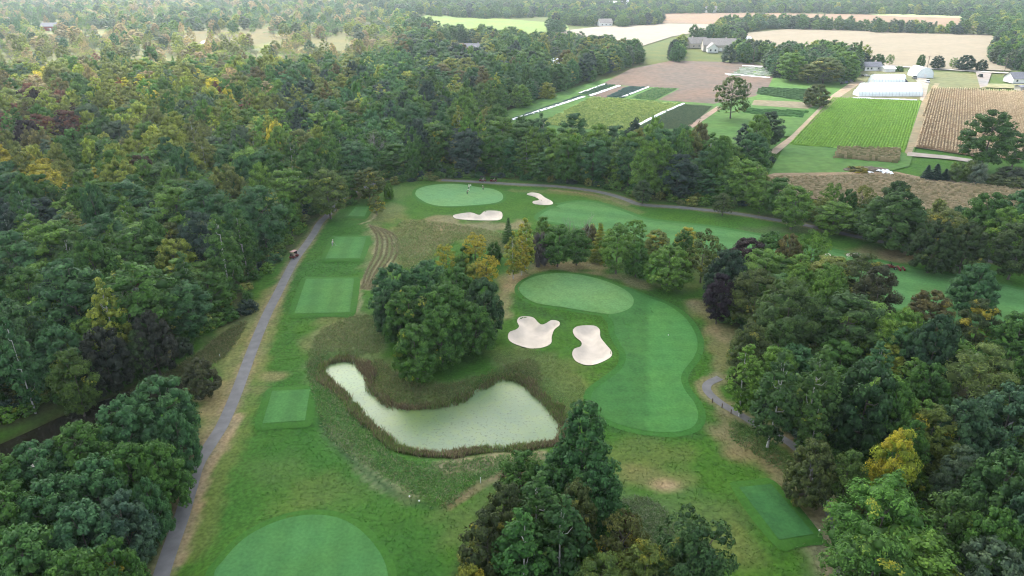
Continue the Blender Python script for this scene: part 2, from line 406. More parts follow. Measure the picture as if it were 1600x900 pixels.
rough_g = np.array([.038, .106, .014])
LITTER = np.array([.040, .048, .022])
def paint(X, Y):
    c = np.tile(rough_g, (len(X), 1))
    def blend(mask, col):
        mm = np.clip(mask, 0, 1)[:, None]; np.copyto(c, c * (1 - mm) + np.array(col) * mm)
    def wob(s, k=0): return np.sin(X * s + k + 1.3 * np.sin(Y * s * .7 + k)) * np.sin(Y * s * 1.1 + 2 * k + 1.7 * np.sin(X * s * .8))
    # far country
    blend(sstep(420, 520, Y), (.075, .10, .035))
    def spot(px, py, rx, ry, col, a=.8, rot=0):
        x0, y0 = G(px, py); ca, sa = math.cos(rot), math.sin(rot)
        dx, dy = X - x0, Y - y0; u = (dx * ca + dy * sa) / rx; v = (-dx * sa + dy * ca) / ry
        d = np.hypot(u, v) + .22 * wob(.45, px * .01)
        blend(a * (1 - sstep(.35, 1.05, d)), col)
    def area(pts, col, a=.9, soft=3.0):
        d = sdist(smooth(GP(pts), 3), X, Y, soft + 3) + soft * .5 * wob(.5, pts[0][0] * .013)
        blend(a * (1 - sstep(-soft * .5, soft * .5, d)), col)
    def line(pts, w, col, a=.7):
        p = smooth_line(GP(pts), 4); g = np.array(p)
        m = (X > g[:, 0].min() - 9) & (X < g[:, 0].max() + 9) & (Y > g[:, 1].min() - 9) & (Y < g[:, 1].max() + 9)
        k = np.zeros(len(X)); k[m] = a * (1 - sstep(w * .35, w * .8, seg_dist(p, X[m], Y[m]) + .15 * w * wob(.9)[m])); blend(k, col)
    DRY = (.21, .18, .095); TAN = (.25, .195, .12); OLV = (.125, .125, .05); FES = (.090, .125, .045); LUSH = (.030, .098, .018); DK = (.022, .062, .018)
    # strip between woodland and path
    area([(330,520),(395,480),(440,425),(462,408),(440,445),(420,480),(395,530),(372,590),(350,640),(330,680),(316,700),(310,660),(318,620),(345,570)], (.135,.145,.06), .75, 3)
    area([(312,620),(345,600),(360,630),(330,690),(305,720),(300,690)], DRY, .6, 3)
    area([(140,630),(230,585),(300,560),(330,530),(350,550),(300,575),(250,592),(180,612)], (.09,.095,.04), .8, 3)
    # lush mown apron round the tees and left fairway
    area([(470,385),(500,350),(540,325),(585,325),(590,345),(575,410),(560,430),(560,495),(500,505),(430,520),(400,600),(380,660),(340,720),(330,800),(300,900),(290,960),(640,960),(700,870),(690,800),(600,740),(520,690),(480,600),(470,530),(430,480)], LUSH, .65, 4)
    line([(405,560),(385,620),(365,680),(335,740),(320,800),(300,860)], 4, (.11,.135,.04), .55)
    line([(470,400),(452,430),(440,470),(425,520),(400,580)], 1.6, (.15,.15,.07), .5)
    line([(372,650),(352,690),(325,730),(312,765)], 1.6, TAN, .8)
    line([(318,740),(308,790),(295,830),(278,880)], 1.3, TAN, .7)
    spot(425,588, 3.2, 2.2, DRY, .6); spot(405,610, 3, 2, OLV, .6); spot(500,770, 8, 7, (.075,.115,.03), .6); spot(430,735, 7, 6, (.06,.115,.03), .6)
    # long fescue between tee and cluster
    area([(480,560),(470,530),(500,510),(545,498),(575,485),(590,500),(600,540),(640,590),(700,595),(760,580),(820,560),(830,590),(760,590),(700,628),(620,625),(585,605),(570,570),(540,553),(500,560),(490,600)], FES, .85, 3)
    area([(500,500),(570,480),(585,520),(575,545),(530,535),(495,545)], (.115,.13,.055), .6, 4)
    area([(480,560),(510,555),(500,580),(520,610),(570,660),(600,700),(650,715),(720,712),(830,708),(800,740),(740,760),(690,795),(640,775),(580,740),(520,690),(500,640),(485,600)], (.055,.125,.032), .8, 3)
    line([(515,672),(545,705),(585,745),(640,780)], 2.4, (.17,.18,.10), .7)
    line([(700,730),(750,722),(790,715),(835,712)], 3.4, (.22,.19,.12), .75)
    line([(700,790),(740,765),(780,745),(830,730)], 1.6, (.17,.13,.08), .8)
    line([(500,655),(520,690),(570,735),(630,778),(690,795)], 1.2, DK, .8)
    area([(690,795),(740,770),(800,745),(790,790),(730,850),(700,840)], (.07,.11,.035), .6, 4)
    # hay and meadow behind the cluster
    area([(615,360),(640,345),(700,345),(760,360),(800,375),(790,400),(720,375),(680,400),(640,420),(618,400)], (.115,.14,.05), .85, 4)
    area([(575,365),(600,355),(622,375),(625,410),(600,430),(580,455),(572,420),(580,390)], (.13,.145,.065), .7, 4)
    area([(665,345),(700,335),(720,348),(780,350),(820,345),(815,360),(740,362),(680,362)], (.20,.17,.10), .7, 3)
    spot(600,335, 9, 14, (.15,.15,.065), .6); spot(625,300, 8, 14, (.075,.12,.04), .5); spot(680,375, 5, 6, (.17,.14,.08), .5); spot(650,390, 4, 6, (.17,.15,.08), .5)
    for k, (dx, cc) in enumerate(((0, DRY), (7, OLV), (14, (.2,.18,.09)), (21, DRY), (28, OLV), (35, (.19,.17,.09)))):
        line([(575+dx*.7, 352+dx*.2), (587+dx*.95, 372), (585+dx*1.1, 400), (572+dx*.9, 428), (566+dx*.5, 455)], .55, (.26,.24,.15) if k % 2 == 0 else (.11,.13,.05), .6)
    line([(562,352),(580,345),(590,335)], .6, (.3,.26,.16), .7); line([(560,445),(563,470),(560,490)], .8, (.22,.21,.12), .7)
    # around the main green
    area([(770,470),(800,430),(840,415),(880,420),(960,428),(1010,440),(1000,452),(950,436),(880,425),(830,432),(805,455),(795,490),(775,510)], (.17,.155,.08), .75, 3)
    area([(800,470),(818,480),(880,500),(890,505),(880,520),(850,500),(815,492)], DK, .5, 2)
    area([(765,560),(800,545),(860,555),(900,580),(920,600),(900,640),(880,640),(850,610),(815,585),(785,580)], (.085,.125,.04), .8, 4)
    spot(905,415, 14, 4, TAN, .6); spot(800,440, 4, 10, TAN, .5); spot(1040,445, 14, 5, OLV, .4)
    area([(1085,470),(1110,490),(1135,520),(1150,560),(1130,580),(1110,560),(1100,520)], (.135,.125,.06), .7, 4)
    spot(1100,480, 5, 5, TAN, .6); spot(1133,520, 4, 5, TAN, .5)
    area([(985,455),(1040,470),(1075,490),(1100,530),(1090,565),(1075,590),(1090,625),(1100,655),(1090,680),(1040,690),(960,678),(930,655),(945,655),(1020,680),(1080,672),(1095,650),(1070,600),(1095,540),(1070,495),(1010,462)], DK, .6, 2)
    # south east rough
    spot(1040,757, 3, 2.2, (.33,.25,.17), .85); spot(1010,745, 9, 4, (.13,.13,.06), .6); spot(1000,820, 8, 10, (.085,.115,.06), .6)
    area([(1120,650),(1150,665),(1190,700),(1235,745),(1270,790),(1300,815),(1290,850),(1270,800),(1215,750),(1165,715),(1130,700)], (.185,.145,.085), .7, 4)
    line([(1225,760),(1262,800),(1290,845),(1310,890)], 4, (.15,.13,.07), .6); spot(1290,870, 5, 8, (.2,.19,.13), .5)
    spot(1010,710, 9, 6, OLV, .35); spot(1120,830, 7, 9, (.11,.13,.045), .6); spot(1080,790, 8, 6, (.05,.11,.03), .5)
    area([(1130,760),(1150,775),(1200,850),(1215,870),(1195,860),(1140,790)], DK, .5, 1.5)
    # far side
    line([(800,297),(900,303),(960,318),(1000,332)], 3, (.12,.13,.05), .5); line([(860,296),(930,305),(980,320)], 2, (.2,.16,.10), .5)
    area([(1060,405),(1100,395),(1180,400),(1180,430),(1100,440),(1060,430)], (.09,.12,.04), .6, 4)
    spot(1330,395, 10, 6, (.09,.13,.04), .5); spot(1430,395, 22, 8, (.14,.115,.07), .6); spot(1400,400, 12, 5, (.17,.13,.08), .5); spot(1255,360, 30, 4, (.06,.085,.04), .6)
    # woodland floor
    for k, p in WOODS.items():
        d = sdist(p, X, Y, 10) + 1.2 * wob(.35, 2)
        blend(.92 * (1 - sstep(-3.0, 1.5, d)), LITTER if k != 'west' else (.045, .055, .022))
    area([(-40,130),(-40,20),(200,8),(420,20),(600,35),(640,60),(560,95),(430,105),(300,112),(150,135)], (.15,.165,.075), .85, 12)
    # beaten earth shoulders by the paths
    for L_, w_ in ((PATH_A, 2.0), (PATH_B, 2.2), (PATH_C, 2.2)):
        g = np.array(L_); m = (X > g[:, 0].min() - 5) & (X < g[:, 0].max() + 5) & (Y > g[:, 1].min() - 5) & (Y < g[:, 1].max() + 5)
        k = np.zeros(len(X)); k[m] = .6 * (1 - sstep(w_ * .6, w_ * 1.15, seg_dist(L_, X[m], Y[m]) + .3 * wob(1.1)[m])); blend(k, (.19, .155, .10))
    # wet bank
    for p in (POND, CREEK, CREEK2):
        blend(.8 * (1 - sstep(.2, 2.2, sdist(p, X, Y, 5))), (.045, .042, .022))
    return c

def axis(a, b, fine, hi, grow=1.16, lo=None):   # fine spacing inside, growing outwards
    c = list(np.arange(a, b + fine, fine)); s = fine
    while c[-1] < hi: s *= grow; c.append(c[-1] + s)
    s = fine; lo = -hi if lo is None else lo
    pre = []
    x = a
    while x > lo: s *= grow; x -= s; pre.append(x)
    return np.array(pre[::-1] + c)
gx = axis(-165, 215, .85, 5000); gy = axis(48, 335, .85, 5200, lo=-600)
GX, GY = np.meshgrid(gx, gy); nx, ny = len(gx), len(gy)
X_, Y_ = GX.ravel(), GY.ravel()
Z_ = terrain(X_, Y_)
for p_, dz_ in [(b, .22) for b in BUNKERS] + [(t, .06) for t in TEES] + [(g_, .06) for g_ in (GREEN_FAR, GREEN_MAIN, GREEN_NEAR, FAIRWAY_MAIN, FAIRWAY_FAR)]:
    Z_ -= dz_ * (sdist(p_, X_, Y_, 4) < (-.3 if dz_ > .1 else -.55))
ii, jj = np.meshgrid(np.arange(nx - 1), np.arange(ny - 1)); a0 = (jj * nx + ii).ravel()
me = mesh_np('ground', np.column_stack([X_, Y_, Z_]), np.column_stack([a0, a0 + 1, a0 + nx + 1, a0 + nx]), {'Col': paint(X_, Y_)}, M['rough'], True)
link(bpy.data.objects.new('ground', me))['kind'] = 'structure'

# ------------------------------------------------------------------ greens, fairways, tees, bunkers, paths, water
def stripes(X, Y, c, w, amp, ang):
    u = X * math.cos(ang) + Y * math.sin(ang)
    k = np.tanh(4 * np.sin(u * math.pi / w)) * amp
    return c * (1 + k)[:, None]
def green_col(base, ang, amp=.03, w=1.8, spots=()):
    def fn(X, Y):
        c = stripes(X, Y, np.tile(np.array(base), (len(X), 1)), w, amp, ang)
        for px, py, r, col, a in spots:
            x0, y0 = G(px, py); k = a * (1 - sstep(.2, 1, np.hypot(X - x0, Y - y0) / r)); c = c * (1 - k[:, None]) + np.array(col) * k[:, None]
        return c
    return fn
def grow(poly, d):
    P = np.array(poly); T = np.roll(P, -1, 0) - np.roll(P, 1, 0); T /= np.linalg.norm(T, axis=1)[:, None] + 1e-9
    A = .5 * np.sum(P[:, 0] * np.roll(P[:, 1], -1) - np.roll(P[:, 0], -1) * P[:, 1]); s = 1 if A > 0 else -1
    return [tuple(p) for p in P + s * np.column_stack([T[:, 1], -T[:, 0]]) * d]
FAIR = (.046, .140, .036); TEE = (.054, .146, .040)
def fairway_col(X, Y):
    x1, y1 = G(1013, 470); x2, y2 = G(1012, 675)
    side = ((X - x1) * (y2 - y1) - (Y - y1) * (x2 - x1)) < 0
    c = np.tile(np.array(FAIR), (len(X), 1))
    s = 1 if True else 0
    right = sstep(-.25, .25, (X - (x1 + (x2 - x1) * (Y - y1) / (y2 - y1))))
    c *= (.90 + .28 * right)[:, None]
    return stripes(X, Y, stripes(X, Y, c, 1.9, .035, R(90)), 2.6, .03, R(3))
for p, nm in ((GREEN_FAR, 'green_far'), (GREEN_MAIN, 'green_main'), (GREEN_NEAR, 'green_near')):
    sheet('fringe', grow(p, 1.1), M['fine'], .03, 1.6, col=(.036, .112, .019))
sheet('putting_green', GREEN_FAR, M['fine'], .06, 1.5, colfn=green_col((.105, .225, .090), R(60), .035, 1.5))
sheet('putting_green', GREEN_MAIN, M['fine'], .10, 1.2, colfn=green_col((.085, .190, .062), R(35), .05, 1.5, [(905, 455, 14, (.12, .23, .09), .6), (850, 470, 5, (.11, .215, .08), .5), (960, 478, 6, (.11, .22, .075), .5)]))
sheet('putting_green', GREEN_NEAR, M['fine'], .06, 1.2, colfn=green_col((.048, .142, .042), R(8), .06, 1.9, [(470, 850, 5, (.055, .17, .06), .4), (390, 880, 6, (.05,.15,.055), .4)]))
sheet('first_cut', grow(FAIRWAY_MAIN, 1.3), M['fine'], .035, 1.6, col=(.034, .115, .022))
sheet('first_cut', grow(FAIRWAY_FAR, 1.6), M['fine'], .035, 2.2, col=(.042, .125, .03))
sheet('fairway', FAIRWAY_MAIN, M['fine'], .075, 1.0, colfn=fairway_col)
sheet('fairway', FAIRWAY_FAR, M['fine'], .05, 1.8, colfn=green_col((.066, .165, .052), R(70), .09, 4.5))
for t, ang in zip(TEES, (5, 8, 5, 0, 20)):
    a = np.array(t); c = a.mean(0)
    dens = []
    for i in range(4):
        for k in range(6): dens.append(tuple(a[i] * (1 - k / 6) + a[(i + 1) % 4] * k / 6))
    fr = [c + (p - c) * (1 + 1.6 / np.linalg.norm(p - c)) for p in np.array(dens)[::2]]
    sheet('fringe', smooth([tuple(p) for p in fr], 3), M['fine'], .07, .9, col=(.037, .112, .019))
    sheet('tee_box', dens, M['fine'], .11, .9, colfn=green_col(TEE if t is not TEES[4] else (.038, .12, .036), R(ang), .08, 2.3))
for b_ in BUNKERS:
    sheet('sand_bunker', b_, M['sand'], .05, .7)
    # pale raised lip of turf-stabilised sand
ringw = None
path_sheet('cart_path', PATH_A, 2.1, M['asphalt'], .05)
path_sheet('cart_path', PATH_B, 2.3, M['asphalt'], .05)
path_sheet('cart_path', PATH_C, 1.6, M['asphalt'], .05)
def pond_col(X, Y):
    c = np.tile(np.array([.110, .170, .082]), (len(X), 1))
    for px, py, r, col, a in ((550,590,12,(.22,.30,.14),.9),(600,640,7,(.21,.28,.16),.7),(640,645,9,(.11,.165,.05),.8),(700,650,8,(.12,.165,.065),.7),(800,600,12,(.17,.235,.10),.8),(870,660,7,(.17,.235,.10),.6),(740,685,12,(.17,.23,.14),.6)):
        x0, y0 = G(px, py, POND_Z); k = (a * (1 - sstep(.1, 1, np.hypot(X - x0, Y - y0) / r)))[:, None]; c = c * (1 - k) + np.array(col) * k
    d = sdist(POND, X, Y, 3); k = (.6 * (1 - sstep(-1.5, 1, -d * 1.0 - 0)))[:, None]
    return c
sheet('pond', grow(POND, 2.2), M['pond'], 0, 1.2, colfn=pond_col, zfix=POND_Z)
sheet('creek', grow(CREEK, .6), M['creek'], 0, 3, zfix=CREEK_Z)
sheet('creek', grow(CREEK2, .6), M['creek'], 0, 3, zfix=tz(*np.mean(CREEK2, axis=0)) + .35)
FAR_POND = smooth(GP([(316,64),(345,63),(350,67),(318,69)]), 2)
sheet('marsh_pool', FAR_POND, M['bright_water'], .1, None, zfix=.12)

# ------------------------------------------------------------------ fields (px polygons)
def field(name, px, col, lift, mat_='field', fn=None, step=None):
    return sheet(name, GP(px), M[mat_], lift, step, col=col, colfn=fn, zfix=None if step else lift)
MEADOW = [(756,190),(800,172),(880,143),(945,125),(1060,110),(1220,112),(1300,118),(1440,118),(1440,165),(1430,232),(1420,262),(1380,272),(1200,275),(1235,215),(1180,215),(1140,240),(800,232)]
field('meadow', MEADOW, (.070, .150, .038), .62)
SOIL = (.118, .094, .078)
field('plowed_field', [(940,133),(985,109),(1050,96),(1165,99),(1215,108),(1200,138),(1180,152),(1115,164),(1028,158),(1062,140),(1000,137)], SOIL, .66)
field('plowed_field', [(920,152),(967,136),(980,137),(950,152),(947,155)], SOIL, .66)
field('vegetable_field', [(843,195),(925,153),(1060,163),(1030,182),(976,206),(950,208)], (.14, .21, .06), .68)
field('vegetable_field', [(948,153),(980,137),(1010,138),(972,155)], (.05, .095, .08), .68)
field('vegetable_field', [(985,155),(1018,139),(1060,141),(1022,159)], (.09, .18, .06), .68)
field('vegetable_field', [(985,207),(1067,165),(1115,168),(1078,202)], (.06, .10, .045), .68)
field('farm_track', [(1072,200),(1120,168),(1128,170),(1082,202)], (.26, .2, .16), .70)
field('vegetable_field', [(1180,148),(1190,138),(1283,143),(1270,162)], (.065, .13, .05), .68)
field('vegetable_field', [(1158,178),(1165,170),(1262,176),(1252,186)], (.06, .17, .045), .68)
field('plowed_field', [(1174,166),(1178,158),(1275,162),(1270,168),(1262,172)], (.19, .165, .11), .68)
field('vegetable_field', [(1140,120),(1160,106),(1215,108),(1205,120)], (.10, .16, .07), .70)
LETT = [(1300,154),(1438,160),(1414,241),(1232,228)]
field('lettuce_field', LETT, (.15, .29, .04), .68)
field('corn_field', [(1455,140),(1640,147),(1640,255),(1520,246),(1428,232)], (.30, .24, .165), .68)
field('corn_field', [(1308,235),(1405,238),(1402,257),(1303,249)], (.17, .15, .08), .68)
field('corn_field', [(1150,290),(1210,273),(1400,271),(1450,282),(1640,296),(1640,335),(1400,335),(1300,318),(1180,300)], (.21, .165, .11), .66)
field('farm_track', [(1413,241),(1440,160),(1455,140),(1460,132),(1468,132),(1460,145),(1428,232),(1422,246)], (.22, .19, .12), .70)
field('farm_track', [(1418,240),(1480,246),(1530,253),(1530,258),(1478,251),(1416,246)], (.27, .25, .22), .72)
field('farm_track', [(1200,240),(1235,215),(1300,150),(1330,130),(1350,128),(1310,155),(1243,218),(1212,244)], (.27, .22, .16), .72)
field('farmyard', [(1300,155),(1330,128),(1345,112),(1480,114),(1530,118),(1540,140),(1455,140),(1440,158)], (.13, .14, .07), .67)
field('farm_track', [(1440,118),(1452,128),(1447,150),(1441,160),(1437,158),(1440,140),(1430,126)], (.28, .26, .22), .74)
field('gravel_yard', [(1524,114),(1549,115),(1542,136),(1531,139)], (.20, .195, .19), .71)
field('gravel_yard', [(1538,132),(1640,134),(1640,142),(1535,138)], (.20, .21, .12), .69)
path_road = GP([(1330,98),(1390,104),(1450,108),(1530,113),(1640,119),(1900,132)])
o = path_sheet('road', smooth_line(path_road, 3), 6.0, M['gravel'], .74)
WH = (.20, .172, .125)
def wheat(ang, w, amp, base=WH):
    return lambda X, Y: stripes(X, Y, np.tile(np.array(base), (len(X), 1)), w, amp, ang)
field('wheat_stubble_field', [(1145,92),(1168,52),(1255,44),(1560,55),(1552,85),(1580,112),(1450,108),(1330,99),(1240,85),(1180,80)], WH, .66, 'stubble', wheat(R(78), 8, .035), 12)
field('wheat_stubble_field', [(850,52),(940,42),(1030,37),(1120,39),(1112,47),(1050,58),(1000,74),(930,78),(860,60)], (.235, .21, .17), .66, 'stubble', wheat(R(70), 9, .02, (.235, .21, .17)), 14)
field('plowed_field', [(1035,21),(1200,21),(1440,25),(1590,33),(1575,50),(1380,41),(1200,33),(1120,39),(1025,36)], (.18, .13, .09), .68)
field('hay_meadow', [(640,30),(680,22),(760,28),(885,38),(890,48),(800,60),(740,60),(690,45)], (.13, .19, .055), .66)
field('wheat_stubble_field', [(770,8),(850,5),(985,16),(960,21),(860,20),(780,14)], (.30, .25, .19), .68, 'stubble')
field('wheat_stubble_field', [(560,4),(690,4),(700,7),(570,10)], (.30, .25, .19), .68, 'stubble')
field('hay_meadow', [(1360,24),(1410,22),(1530,26),(1530,29),(1420,27)], (.26, .32, .15), .72)
field('wheat_stubble_field', [(1150,-4),(1600,-2),(1600,1),(1150,0)], (.6, .5, .4), .68, 'stubble')
field('marsh', [(285,50),(420,45),(440,62),(350,80),(290,75)], (.13, .12, .06), .08)
field('marsh', [(480,55),(560,50),(570,75),(500,85),(470,75)], (.13, .13, .06), .08)
# ------------------------------------------------------------------ crop rows and other uncountable growth (real geometry)
def crop_rows(name, px, ang_from, ang_to, spacing, h, wdt, seg, c0, c1, lift, jit=.3, gap=0.0, label=None):
    P = np.array(GP(px)); poly = [tuple(p) for p in P]
    a = np.array(G(*ang_from)); b_ = np.array(G(*ang_to)); d = (b_ - a) / np.linalg.norm(b_ - a); nrm = np.array([-d[1], d[0]])
    u = P @ d; v = P @ nrm
    vs = np.arange(v.min(), v.max(), spacing); us = np.arange(u.min(), u.max(), seg)
    U, Vv = np.meshgrid(us, vs); U = U.ravel(); Vv = Vv.ravel()
    C = U[:, None] * d + Vv[:, None] * nrm
    k = inside(poly, C[:, 0], C[:, 1]) & (rng.random(len(C)) >= gap)
    C = C[k]; n = len(C)
    hh = h * (1 + jit * rng.uniform(-1, 1, n)); ww = wdt * (1 + jit * rng.uniform(-1, 1, n)); off = rng.uniform(-.1, .1, n) * wdt
    L = seg * .55
    def pt(du, dv, z): return np.column_stack([C + d * (du) + nrm * (dv[:, None]), z])
    z0 = np.full(n, lift)
    h2 = hh * rng.uniform(.7, 1.1, n)
    V = np.stack([pt(-L, -ww / 2 + off, z0), pt(L, -ww / 2 + off, z0), pt(-L * .9, -ww * .3 + off, z0 + hh), pt(L * .9, -ww * .3 + off, z0 + h2),
                  pt(-L * .9, ww * .3 + off, z0 + h2), pt(L * .9, ww * .3 + off, z0 + hh), pt(-L, ww / 2 + off, z0), pt(L, ww / 2 + off, z0)], 1).reshape(-1, 3)
    i = np.arange(n)[:, None] * 8
    F = np.concatenate([i + np.array([[0, 1, 3, 2]]), i + np.array([[2, 3, 5, 4]]), i + np.array([[4, 5, 7, 6]])])
    t = rng.random((n, 1)); col = np.array(c0) * (1 - t) + np.array(c1) * t
    me = mesh_np(name, V, F, {'Col': np.repeat(col, 8, 0)}, M['blade'])
    o = link(bpy.data.objects.new(name, me)); o['kind'] = 'stuff'
    if label: o['label'] = label
    return o
crop_rows('lettuce_rows', LETT, (1415,241), (1437,160), 1.15, .45, .75, 1.6, (.13,.28,.03), (.24,.42,.06), .68, .35, .05, 'bright green leafy crop rows in the long field')
crop_rows('corn_rows', [(1455,140),(1640,147),(1640,255),(1520,246),(1428,232)], (1430,230), (1457,141), 1.15, 1.1, .8, 1.3, (.40,.32,.20), (.60,.49,.33), .68, .35, .06, 'tan drying corn rows')
crop_rows('corn_rows', [(1308,235),(1405,238),(1402,257),(1303,249)], (1303,249), (1402,257), 1.0, 1.2, .8, 1.0, (.18,.19,.08), (.38,.31,.18), .68, .4, .05, 'small patch of mixed brown and green corn')
crop_rows('corn_rows', [(1180,294),(1210,280),(1400,276),(1450,287),(1640,302),(1640,335),(1400,335),(1300,318)], (1200,290), (1400,278), 1.0, .7, .8, 1.0, (.22,.20,.10), (.42,.34,.21), .66, .45, .1, 'low brown corn stubble beside the tree row')
crop_rows('vegetable_rows', [(843,195),(925,153),(1060,163),(1030,182),(976,206),(950,208)], (980,206), (1062,164), 1.3, .4, .8, 1.5, (.16,.26,.06), (.33,.40,.11), .68, .5, .15, 'yellowish green vegetable rows')
crop_rows('vegetable_rows', [(948,153),(980,137),(1010,138),(972,155)], (972,155), (1010,138), 1.3, .5, .9, 1.8, (.03,.075,.07), (.06,.12,.10), .68, .4, .05, 'blue green cabbage rows')
crop_rows('vegetable_rows', [(985,155),(1018,139),(1060,141),(1022,159)], (1022,159), (1058,141), 1.6, .5, .9, 1.8, (.06,.15,.05), (.16,.26,.09), .68, .4, .12, 'green vegetable rows with pale gaps')
crop_rows('vegetable_rows', [(985,207),(1067,165),(1115,168),(1078,202)], (1078,202), (1115,168), 1.3, .4, .8, 1.6, (.045,.09,.04), (.09,.13,.06), .68, .4, .08, 'dark green vegetable rows beside the track')
crop_rows('vegetable_rows', [(795,189),(905,151),(915,152),(808,190)], (800,189), (910,151), 1.2, .5, .9, 1.6, (.03,.08,.06), (.07,.13,.09), .68, .4, .1, 'dark blue green rows behind the white cover')
crop_rows('vegetable_rows', [(905,149),(945,133),(960,135),(925,150)], (905,149), (950,133), 1.2, .5, .9, 1.6, (.03,.08,.05), (.07,.14,.07), .68, .4, .1, 'dark rows between two white covers')
crop_rows('vegetable_rows', [(1180,148),(1190,138),(1283,143),(1270,162)], (1182,148), (1275,153), 1.5, .5, .9, 1.8, (.045,.11,.04), (.09,.18,.06), .68, .4, .05, 'dark green crop rows beyond the round tree')
crop_rows('vegetable_rows', [(1158,178),(1165,171),(1262,176),(1252,186)], (1160,176), (1255,183), 1.5, .4, .9, 1.8, (.045,.14,.04), (.09,.21,.06), .68, .4, .05, 'green crop rows beside the farm track')
crop_rows('vegetable_rows', [(1140,120),(1160,106),(1215,108),(1205,120)], (1145,118), (1205,120), 3.0, .4, 1.0, 2.2, (.28,.33,.25), (.6,.62,.58), .70, .4, .25, 'pale dotted rows at the end of the ploughed field')

def scatter_blades(name, X, Y, h, wd, per, spread, colf, lean=.25, zoff=0.0, label=None, zfix=None):
    n = len(X) * per
    x = np.repeat(X, per) + rng.normal(0, spread, n); y = np.repeat(Y, per) + rng.normal(0, spread, n)
    z = terrain(x, y) + zoff if zfix is None else np.maximum(terrain(x, y), zfix)
    hh = np.repeat(rng.uniform(.7, 1.3, len(X)), per) * h * rng.uniform(.6, 1.2, n)
    a = rng.uniform(0, 2 * math.pi, n); dx, dy = np.cos(a) * wd / 2, np.sin(a) * wd / 2
    lx, ly = rng.normal(0, lean, n) * hh, rng.normal(0, lean, n) * hh
    A = np.column_stack([x - dx, y - dy, z - .05]); B = np.column_stack([x + dx, y + dy, z - .05])
    Cc = np.column_stack([x + dx * .8 + lx * .5, y + dy * .8 + ly * .5, z + hh * .6]); D = np.column_stack([x + lx, y + ly, z + hh]); E = np.column_stack([x - dx * .8 + lx * .5, y - dy * .8 + ly * .5, z + hh * .6])
    V = np.stack([A, B, Cc, D, E], 1).reshape(-1, 3); i = np.arange(n)[:, None] * 5
    F = i + np.array([[0, 1, 2, 3, 4]])
    c = colf(x, y, n)
    me = mesh_np(name, V, F, {'Col': np.repeat(c, 5, 0)}, M['blade'])
    o = link(bpy.data.objects.new(name, me)); o['kind'] = 'stuff'
    if label: o['label'] = label
    return o
def rand_in(poly, n):
    a = np.array(poly); x0, y0 = a.min(0); x1, y1 = a.max(0)
    x = rng.uniform(x0, x1, n * 4); y = rng.uniform(y0, y1, n * 4); k = inside(poly, x, y)
    return x[k][:n], y[k][:n]
def pick(cols, n, wts=None):
    cols = np.array(cols); i = rng.choice(len(cols), n, p=wts); return cols[i] * rng.uniform(.75, 1.25, (n, 1))
# reeds in a belt round the pond
px_, py_ = rand_in(grow(POND, 5.0), 40000); d = sdist(POND, px_, py_, 8)
belt = .9 + .9 * np.sin(px_ * .33 + 1) * np.sin(py_ * .41) + .5 * np.sin(px_ * .9) * np.sin(py_ * 1.1)
k = (d > -.3) & (d < np.clip(belt, .35, 1.9)) & (rng.random(len(d)) < np.clip(.65 + .5 * np.sin(px_ * .7) * np.sin(py_ * .9), .1, 1))
k[np.nonzero(k)[0][4200:]] = False
def reedcol(x, y, n):
    g = .5 + .5 * np.sin(x * .35 + 2) * np.sin(y * .28 + .5)
    c1 = pick([(.17,.14,.08),(.22,.18,.10),(.14,.11,.075),(.28,.24,.14)], n); c2 = pick([(.14,.23,.06),(.20,.25,.08),(.12,.19,.055)], n)
    t = (rng.random(n) < g * .75)[:, None]; return np.where(t, c2, c1)
scatter_blades('reeds', px_[k], py_[k], 0.85, .11, 7, .28, reedcol, .3, 0, 'brown and green reeds and cattails round the pond', POND_Z - .1)
# long grass
LG = [([(480,565),(500,520),(560,495),(590,500),(600,545),(560,552),(510,552),(490,600)], 5000, .35, [(.09,.12,.05),(.12,.12,.06),(.07,.11,.035)]),
      ([(590,560),(640,595),(700,600),(770,580),(830,560),(845,600),(790,582),(700,622),(620,622),(580,600)], 5000, .4, [(.09,.115,.04),(.12,.115,.055),(.07,.10,.035)]),
      ([(480,570),(500,560),(500,585),(560,655),(600,700),(650,722),(720,718),(840,705),(835,730),(750,750),(690,795),(600,745),(520,690),(495,640)], 12000, .35, [(.06,.13,.03),(.08,.14,.04),(.13,.14,.075),(.045,.10,.03)]),
      ([(615,362),(640,345),(700,350),(760,360),(800,375),(780,400),(720,375),(690,400),(640,425),(618,400)], 9000, .45, [(.12,.13,.06),(.16,.145,.075),(.09,.125,.045),(.07,.115,.035)]),
      ([(130,640),(230,588),(300,560),(345,525),(385,505),(350,560),(300,577),(250,592),(180,614)], 6000, .5, [(.09,.10,.04),(.13,.12,.06),(.06,.09,.03)]),
      ([(960,790),(1020,780),(1060,840),(1040,880),(980,860)], 3500, .35, [(.10,.13,.07),(.12,.14,.085),(.07,.11,.04)]),
      ([(1150,655),(1200,690),(1260,740),(1235,745),(1180,710),(1140,685)], 1600, .35, [(.07,.12,.035),(.10,.13,.05),(.05,.10,.03)]),
      ([(770,560),(800,548),(860,555),(905,590),(915,620),(885,640),(855,612),(815,588)], 2500, .2, [(.08,.12,.04),(.11,.13,.05)])]
for pl, n_, h_, cc in LG:
    P_ = smooth(GP(pl), 3); x, y = rand_in(P_, int(n_ * .45)); h_ = h_ * .7; cc = [tuple(1.9 * q for q in c_) for c_ in cc]
    scatter_blades('long_grass', x, y, h_, .14, 3, .22, lambda X, Y, n, cc=cc: pick(cc, n), 1.1, 0, 'long uncut grass')
